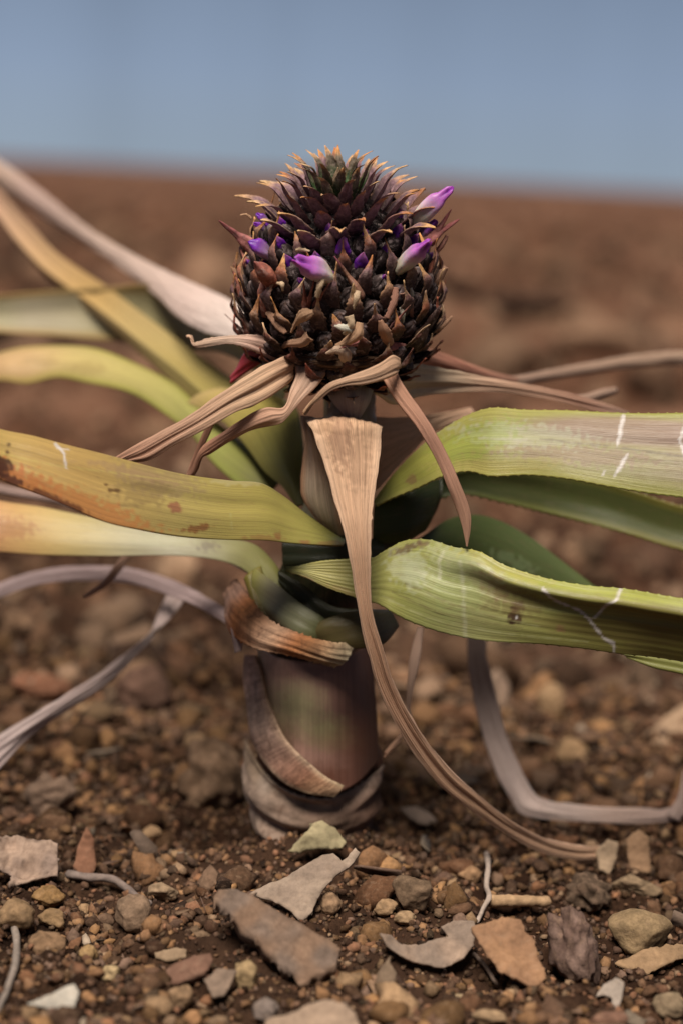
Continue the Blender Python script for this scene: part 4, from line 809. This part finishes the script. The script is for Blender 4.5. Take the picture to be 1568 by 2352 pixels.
def chip(name, label, cat, pts, col, thick=.0015, tilt=35, yaw=0, curl=0, seed=0, grain=.0, anchor=None, col2=None, rough=.0008, rag=1.2, m_=None, lift=.003):
    """flat torn piece lying on the soil: outline traced, laid on a tilted plane"""
    cx = sum(p[0] for p in pts)/len(pts); low = max(pts, key=lambda p: p[1])
    if anchor: low = anchor
    g0 = on_ground(*low)+Vector((0, 0, lift+thick))
    nrm = Vector((math.sin(R(tilt))*math.sin(R(yaw)), -math.sin(R(tilt))*math.cos(R(yaw)), math.cos(R(tilt))))
    # outline with ragged subdivisions
    pl = []
    for i in range(len(pts)):
        a, b_ = pts[i], pts[(i+1) % len(pts)]; l = math.hypot(b_[0]-a[0], b_[1]-a[1]); n = max(1, int(l/7))
        for q in range(n):
            t = q/n; x = a[0]+(b_[0]-a[0])*t; y = a[1]+(b_[1]-a[1])*t
            if 0 < q: x += mn.noise(Vector((x*.09, y*.09, seed)))*rag*2.5; y += mn.noise(Vector((x*.09, y*.09, seed+9)))*rag*2.5
            pl.append((x, y))
    bm = bmesh.new(); vs = []
    for (x, y) in pl:
        r = ray(x, y); d = (g0-CAM).dot(nrm)/r.dot(nrm); vs.append(bm.verts.new(CAM+r*d))
    es = [bm.edges.new((vs[i], vs[(i+1) % len(vs)])) for i in range(len(vs))]
    bmesh.ops.triangle_fill(bm, use_beauty=True, edges=es)
    for _ in range(3):
        el = [e for e in bm.edges if e.calc_length() > .0016]
        if el: bmesh.ops.subdivide_edges(bm, edges=el, cuts=1); bmesh.ops.triangulate(bm, faces=bm.faces[:])
    P0 = g0; T = []
    u = (cr-nrm*cr.dot(nrm)).normalized(); w = nrm.cross(u)
    c0 = sum((v.co for v in bm.verts), Vector())/len(bm.verts)
    for v in bm.verts:
        q = v.co-c0
        dn = mn.noise(v.co*130+Vector((seed, 0, 0)))*rough*2.2+mn.noise(v.co*500)*rough*.6
        dn += curl*(q.dot(u)**2)*30
        v.co += nrm*dn
    bm.verts.index_update()
    for v in bm.verts:
        q = v.co-c0; nz = mn.noise(Vector((q.dot(u)*90, q.dot(w)*350*(1 if grain else .3), seed)))
        c_ = np.array(col)*.72*(1+.3*nz)
        if col2 is not None:
            f = max(0, min(1, .5+mn.noise(q*110+Vector((seed, 3, 0)))*2)); c_ = c_*(1-f)+np.array(col2)*.72*f
        T.append(c_)
    V = [v.co[:] for v in bm.verts]; F = [[q.index for q in f.verts] for f in bm.faces]; bm.free()
    o = mesh_obj(name, V, F, m_ or M_CHIP, tint=np.clip(np.array(T), .01, 1), loc=g0)
    if sum(p.normal.dot(nrm) for p in o.data.polygons) < 0: o.data.flip_normals()
    solid(o, thick); return tag(o, label, cat)
def twig(name, label, cat, pts, w, col, dz=.002, m_=None, rise=None, seed=0):
    rows = []
    for q, (x, y) in enumerate(pts):
        g_ = on_ground(x, y); z = rise[q] if rise else dz
        d = gdep(x, y, g_.z+z); rows.append((x, y, w*(1-.25*q/len(pts)), d))
    S = catmull(np.array(rows, float), 40); V = []; F = []; T = []; ns = 12
    for i, s_ in enumerate(S):
        c = P(s_[0], s_[1], s_[3]); i0, i1 = max(i-1, 0), min(i+1, 39)
        t = (P(*S[i1][[0, 1, 3]])-P(*S[i0][[0, 1, 3]])).normalized(); x = t.cross(Vector((0, 0, 1))).normalized(); y = x.cross(t); r = s_[2]/2*KK*s_[3]
        if i in (0, 39): r *= .35
        for j in range(ns):
            a = 2*math.pi*j/ns; rr_ = r*(1+.25*mn.noise(Vector((math.cos(a)*1.5, i*.25, seed)))); V.append((c+x*math.cos(a)*rr_+y*math.sin(a)*rr_)[:]); T.append(np.array(col)*(1+.3*mn.noise(Vector((i*.3, a, seed)))))
    for i in range(39):
        for j in range(ns): F.append((i*ns+j, i*ns+(j+1) % ns, (i+1)*ns+(j+1) % ns, (i+1)*ns+j))
    F.append(tuple(range(ns))[::-1]); F.append(tuple(39*ns+j for j in range(ns)))
    o = mesh_obj(name, V, F, m_ or M_CHIP, tint=np.clip(np.array(T), .01, 1), loc=P(*S[20][[0, 1, 3]])); return tag(o, label, cat)

chip('dead_leaf_piece', 'pale pinkish dead leaf piece pointing up to the stem foot', 'dead leaf', [(572, 2052), (590, 2040), (640, 2022), (690, 1995), (740, 1962), (765, 1958), (785, 1975), (815, 1950), (826, 1958), (800, 1990), (775, 2010), (750, 2035), (728, 2065), (715, 2098), (690, 2118), (672, 2095), (640, 2075), (600, 2062)], (.46, .35, .27), .0012, 42, -8, seed=1, col2=(.36, .27, .21))
chip('bark_chip', 'large flat grey brown bark chip slanting across the bottom middle', 'bark chip', [(490, 2062), (502, 2042), (545, 2042), (600, 2070), (660, 2105), (715, 2135), (755, 2158), (782, 2180), (772, 2215), (745, 2235), (715, 2245), (690, 2268), (672, 2240), (640, 2215), (600, 2170), (560, 2130), (525, 2095)], (.23, .165, .13), .0055, 38, 6, seed=2, grain=1, col2=(.27, .17, .115), rough=.0008, lift=.004, rag=.6)
chip('pale_flake', 'small whitish triangular flake lying at the lower left', 'flake', [(62, 2306), (100, 2292), (150, 2268), (172, 2262), (182, 2280), (168, 2325), (158, 2333), (110, 2318)], (.55, .50, .43), .0012, 32, 5, seed=3, rag=.3)
chip('wood_piece', 'pale curved wood piece cut by the bottom edge', 'wood', [(612, 2342), (640, 2335), (680, 2325), (712, 2305), (750, 2298), (790, 2310), (815, 2330), (832, 2375), (760, 2400), (640, 2390), (605, 2370)], (.46, .33, .24), .003, 40, 0, seed=4, grain=1, lift=.004)
chip('dead_leaf_piece', 'curled two toned dead leaf lying left of the jagged orange tan fragment', 'dead leaf', [(870, 2165), (885, 2185), (925, 2205), (965, 2215), (1020, 2222), (1062, 2205), (1082, 2180), (1092, 2150), (1085, 2125), (1040, 2118), (1012, 2130), (1030, 2150), (1000, 2160), (960, 2172), (920, 2175), (895, 2162)], (.40, .29, .22), .0011, 40, 5, curl=.5, seed=5, col2=(.32, .24, .19))
chip('leaf_fragment', 'jagged orange tan leaf fragment left of the rough dark rock', 'leaf fragment', [(1083, 2128), (1120, 2118), (1165, 2108), (1195, 2115), (1205, 2138), (1228, 2160), (1232, 2195), (1250, 2225), (1252, 2250), (1225, 2272), (1190, 2250), (1150, 2235), (1120, 2200), (1098, 2165)], (.42, .235, .13), .0016, 40, 10, seed=6, col2=(.36, .20, .115), rag=2)
stone('rough_rock', 'rough dark brown knobbly rock at the lower right', 'rock', 1312, 2180, 125, 205, (.16, .10, .08), 11, 6, .35, .4, rot=-14, col2=(.24, .16, .13), deep=.7)
stone('flat_stone', 'smooth tan angular stone right of the rough dark rock', 'stone', 1468, 2146, 152, 112, (.31, .215, .12), 12, 9, .05, .1, rot=6, deep=.8)
stone('flat_stone', 'long pale tan stone above the smooth angular stone', 'stone', 1462, 2035, 118, 52, (.30, .21, .13), 13, 9, .08, .12, rot=6)
stone('dark_rock', 'dark crumbly rock left of the long pale stone', 'rock', 1352, 2052, 110, 88, (.12, .08, .055), 14, 6, .4, .4, col2=(.2, .13, .09))
chip('leaf_fragment', 'tan torn leaf strip with ragged edge at the far lower right', 'leaf fragment', [(1412, 2212), (1450, 2195), (1500, 2178), (1568, 2170), (1640, 2165), (1640, 2195), (1568, 2200), (1530, 2215), (1490, 2238), (1465, 2232), (1440, 2228)], (.42, .27, .155), .0015, 34, 0, seed=7, rag=2.2, grain=1)
chip('pale_flake', 'small bent whitish leaf scrap below the ragged tan strip', 'flake', [(1368, 2290), (1385, 2262), (1412, 2248), (1430, 2260), (1428, 2290), (1418, 2325), (1404, 2318), (1405, 2292), (1388, 2285)], (.46, .38, .32), .0011, 42, 5, curl=.8, seed=8, rag=.5)
twig('root_thread', 'thin pale crooked root standing at the lower right middle', 'root', [(1116, 1958), (1120, 1995), (1116, 2035), (1122, 2062), (1110, 2085), (1095, 2120)], 13, (.40, .32, .27), rise=[.012, .010, .008, .006, .004, .002], seed=3)
twig('short_stick', 'short straight tan stick lying beside the pale root', 'stick', [(1122, 2070), (1180, 2070), (1262, 2072)], 30, (.40, .26, .15), dz=.003, seed=4)
twig('dark_twig', 'short dark twig between the two toned leaf and the orange fragment', 'twig', [(1085, 2190), (1110, 2215), (1132, 2250), (1142, 2268)], 10, (.14, .10, .08), dz=.002, seed=6)
chip('bark_chip', 'upright orange tan chip at the tip of the long dried leaf', 'bark chip', [(1438, 1928), (1465, 1905), (1488, 1922), (1492, 1965), (1494, 2008), (1462, 2006), (1445, 1990)], (.44, .27, .16), .003, 60, 0, seed=9, grain=1)
chip('leaf_fragment', 'pale stub at the very tip of the long dried leaf', 'leaf fragment', [(1370, 1955), (1395, 1928), (1418, 1935), (1414, 1975), (1398, 2010), (1375, 1998)], (.46, .33, .22), .004, 60, 0, seed=10)
chip('dead_leaf_piece', 'pale crumpled dead leaf at the left edge above the round pebbles', 'dead leaf', [(-60, 1965), (0, 1925), (40, 1918), (70, 1925), (105, 1940), (130, 1950), (132, 1990), (128, 2018), (90, 2020), (50, 2032), (20, 2045), (30, 2010), (0, 2000), (-60, 2010)], (.48, .34, .26), .0012, 45, 10, curl=.6, seed=11, rough=.0022, col2=(.36, .26, .21))
chip('bark_chip', 'reddish brown upright chip above the grey twig on the left', 'bark chip', [(168, 1990), (180, 1945), (198, 1900), (215, 1925), (222, 1985), (215, 2010), (185, 2012)], (.34, .165, .10), .002, 60, 8, seed=12)
twig('grey_twig', 'grey forked twig lying under the reddish chip on the left', 'twig', [(150, 2008), (210, 2016), (258, 2020), (290, 2040), (325, 2068), (350, 2078)], 20, (.22, .17, .15), dz=.003, seed=7)
twig('grey_twig', 'thin grey bent twig at the lower left edge', 'twig', [(30, 2120), (38, 2160), (36, 2210), (20, 2265), (0, 2310), (-20, 2340)], 18, (.26, .215, .185), dz=.003, seed=8)
chip('bark_chip', 'reddish brown flat chip left of the oval pebble', 'bark chip', [(372, 2240), (400, 2215), (440, 2198), (482, 2190), (490, 2205), (475, 2230), (430, 2252), (385, 2262)], (.24, .13, .09), .003, 38, 0, seed=13, grain=1)
chip('leaf_fragment', 'small grey angular scrap just right of the reddish flat chip', 'leaf fragment', [(468, 2250), (500, 2225), (545, 2232), (530, 2262), (515, 2290), (490, 2295)], (.28, .20, .15), .0015, 40, -10, seed=14)
chip('straw_piece', 'short pale straw piece above the reddish flat chip', 'straw', [(355, 2185), (400, 2178), (430, 2182), (428, 2200), (390, 2206), (358, 2202)], (.40, .28, .18), .002, 40, 0, seed=15)
for (lb, cx, cy, w, h, col, sd) in [
    ('large round sandy pebble at the left edge', 32, 2110, 98, 92, (.28, .18, .10), 21), ('small ochre pebble above the large round one at the left', 112, 2060, 80, 52, (.30, .175, .075), 22),
    ('ochre pebble between two bigger ones at the left', 118, 2112, 66, 50, (.30, .19, .10), 23), ('rough sandy pebble at the left below the ochre ones', 108, 2178, 88, 76, (.27, .165, .095), 24),
    ('bright small round pebble right of the rough sandy one', 203, 2190, 44, 40, (.42, .27, .13), 25), ('pale round pebble in the lower left gravel', 253, 2240, 48, 44, (.44, .32, .18), 26),
    ('smooth pale oval pebble standing next to the bark chip', 564, 2244, 56, 82, (.40, .28, .15), 27), ('round knobbly tan pebble at the bottom left of centre', 415, 2294, 58, 62, (.30, .19, .11), 28),
    ('dull round brown ball in front of the stem right side', 945, 2052, 92, 86, (.19, .125, .08), 29), ('tan pebble right of the pale pinkish dead leaf', 758, 2078, 56, 58, (.34, .215, .13), 30),
    ('blurred pale pebble above the bark chip on its left', 375, 2048, 74, 46, (.36, .25, .16), 31), ('tan lump below the grey forked twig', 305, 2098, 86, 90, (.27, .18, .12), 32),
    ('orange pebble at the left of the dull brown ball', 885, 2085, 56, 40, (.36, .23, .13), 33), ('small tan pebble under the dull brown ball', 930, 2110, 52, 34, (.36, .24, .14), 34),
    ('orange oval pebble left of the pale root', 1078, 2010, 56, 44, (.34, .20, .11), 35), ('small yellowish pebble above the two toned leaf', 1018, 2075, 44, 34, (.38, .26, .15), 36),
    ('mottled grey pebble beside the curved wood piece', 610, 2318, 62, 56, (.24, .19, .165), 37), ('tan pebble at the far right bottom corner', 1535, 2310, 76, 62, (.30, .22, .14), 38),
    ('reddish stone cut by the bottom edge at the right', 1395, 2345, 96, 44, (.24, .13, .09), 39), ('pale squared chip stone at the bottom right of centre', 1125, 2340, 84, 44, (.40, .27, .16), 40),
    ('two small tan stones side by side, left one, above bottom centre right', 1050, 2300, 30, 34, (.38, .28, .17), 41)]:
    lb = lb.replace('two small tan stones side by side, left one, above bottom centre right', 'tiny pale pebble above the squared chip stone')
    stone('pebble', lb, 'pebble', cx, cy, w, h, col, sd, 8 if sd % 2 else 5, .10, .14)
stone('soil_clod', 'big rounded soil clod left of the stem foot', 'clod', 495, 1790, 175, 190, (.17, .105, .065), 51, 6, .3, .3, col2=(.22, .14, .09))
stone('soil_clod', 'dark clod standing in for a shaded hollow far out on the field right of the fruit', 'clod', 1215, 700, 210, 60, (.05, .026, .018), 61, 6, .3, .3)  # near-black lump in place of the shade in a soil hollow
stone('soil_clod', 'orange brown clod behind the bent grey leaf', 'clod', 1318, 1728, 86, 68, (.38, .24, .13), 52)
stone('soil_clod', 'pale orange clod above the orange brown one', 'clod', 1262, 1610, 62, 84, (.42, .27, .15), 53)
stone('soil_clod', 'pale blurred clod under the front right leaf', 'clod', 1138, 1590, 66, 110, (.34, .235, .17), 54)
stone('soil_clod', 'grey tan clod at the left above the crumpled dead leaf', 'clod', 115, 1830, 130, 110, (.24, .16, .115), 55, 6, .3, .3)
stone('soil_clod', 'dark reddish clod in shade left of the stem', 'clod', 330, 1590, 140, 130, (.16, .09, .065), 56, 6, .2, .2)
stone('soil_clod', 'red brown clod behind the wide grey dried leaf', 'clod', 95, 1580, 150, 70, (.24, .11, .065), 57, 6, .2, .2)
chip('bark_chip', 'tan wood chip leaning at the right edge above the bent leaf', 'bark chip', [(1488, 1690), (1520, 1655), (1568, 1618), (1620, 1590), (1630, 1640), (1568, 1690), (1530, 1712), (1495, 1708)], (.46, .31, .20), .004, 40, 0, seed=16)
chip('pale_flake', 'small greyish flake lying right of the stem foot', 'flake', [(918, 1858), (950, 1850), (985, 1866), (1002, 1888), (975, 1895), (940, 1880)], (.36, .27, .22), .0016, 35, 0, seed=17)
chip('pale_flake', 'yellowish pale scrap leaning against the stem foot', 'flake', [(664, 1955), (690, 1925), (722, 1890), (740, 1885), (772, 1905), (795, 1935), (785, 1948), (730, 1950), (690, 1962)], (.44, .37, .22), .002, 74, 0, seed=18, lift=.003, anchor=(725, 2000))
chip('dead_leaf_piece', 'tan dead leaf behind the left leaf bases above the soil', 'dead leaf', [(365, 1325), (375, 1270), (440, 1262), (455, 1290), (440, 1330), (400, 1345)], (.42, .27, .17), .003, 35, 0, seed=19)
# a loose straw on the field behind
ribbon('dried_leaf', [(1150, 862, 1155, 880, .818), (1185, 862, 1190, 885, .828), (1260, 848, 1262, 874, .85), (1350, 832, 1352, 860, .875), (1450, 815, 1452, 845, .90), (1568, 806, 1568, 838, .93), (1700, 812, 1700, 842, .96), (1800, 830, 1800, 855, .98)], M_DRY, plant, bow=.25, tints=[(.34, .23, .16), (.42, .30, .2), (.44, .31, .21)], label='long straw coloured dry leaf arching behind at the right')
ribbon('dried_leaf', [(1290, 905, 1292, 925, .787), (1340, 905, 1345, 925, .80), (1380, 893, 1385, 915, .815), (1415, 888, 1415, 905, .83)], M_DRY, plant, bow=.25, tints=[(.34, .23, .16), (.40, .28, .19)])
ribbon('dried_leaf', [(-150, 1085, -150, 1105, .84), (0, 1112, 0, 1135, .83), (80, 1128, 80, 1150, .825), (160, 1145, 160, 1165, .82), (330, 1190, 330, 1215, .81), (480, 1245, 480, 1270, .80), (590, 1300, 590, 1330, .775)], M_DRY, plant, bow=.25, tints=[(.30, .22, .18), (.34, .25, .2)])

# ------------------------------------------------------------------ light
sc = bpy.context.scene
w = bpy.data.worlds.new('World'); sc.world = w; w.use_nodes = True; nt = w.node_tree
bg = nt.nodes['Background']
EL, AZ = 60, 194
sky = N(nt, 'ShaderNodeTexSky'); sky.sky_type = 'NISHITA'; sky.sun_disc = False; sky.sun_elevation = R(EL); sky.sun_rotation = R(AZ); sky.dust_density = 2
# thin cloud over the blue: mix of the clear sky and a blue grey veil
veil = N(nt, 'ShaderNodeTexCoord'); sp = N(nt, 'ShaderNodeSeparateXYZ'); L(nt, veil.outputs['Generated'], sp.inputs[0])
cl = noise_node(nt, veil.outputs['Generated'], 2.5, 3, .5)
grad = maprange(nt, sp.outputs[2], 0, .05, 0, 1)
vc = mixc(nt, grad, VEIL_LOW, VEIL_MID)
vc = mixc(nt, maprange(nt, sp.outputs[2], .045, .14, 0, 1), vc, VEIL_UP)
grad2 = maprange(nt, sp.outputs[2], .25, .6, 0, 1)
vc = mixc(nt, grad2, vc, VEIL_TOP)
vv = maprange(nt, cl.outputs[0], .3, .7, .95, 1.05)
vc = mixc(nt, 1.0, vc, greyc(nt, vv), 'MULTIPLY')
back = maprange(nt, sp.outputs[1], -.5, .3, .35, 1)  # unseen sky behind the camera dimmed to cut fill light
vc = mixc(nt, 1.0, vc, greyc(nt, back), 'MULTIPLY')
mpx = N(nt, 'ShaderNodeMapping'); L(nt, veil.outputs['Generated'], mpx.inputs[0]); mpx.inputs['Scale'].default_value = (14, 2, .8)
vb = noise_node(nt, mpx.outputs[0], 1.0, 2, .5)
vc = mixc(nt, 1.0, vc, greyc(nt, maprange(nt, vb.outputs[0], .3, .7, .92, 1.08)), 'MULTIPLY')
out = mixc(nt, .95, sky.outputs[0], vc)
L(nt, out, bg.inputs[0]); bg.inputs[1].default_value = .1
sd = bpy.data.lights.new('sun', 'SUN'); sd.energy = SUN; sd.angle = R(24); sd.color = (1, .90, .78)
so = bpy.data.objects.new('sun', sd); C.objects.link(so); so.location = (0, 0, 3)
dv = Vector((math.sin(R(AZ))*math.cos(R(EL)), math.cos(R(AZ))*math.cos(R(EL)), math.sin(R(EL))))
so.rotation_euler = dv.to_track_quat('Z', 'Y').to_euler()
sc.view_settings.view_transform = 'Standard'; sc.view_settings.look = 'None'; sc.view_settings.exposure = 0; sc.view_settings.gamma = 1
sc.render.engine = 'CYCLES'; sc.cycles.use_denoising = True
sc.cycles.max_bounces = 6
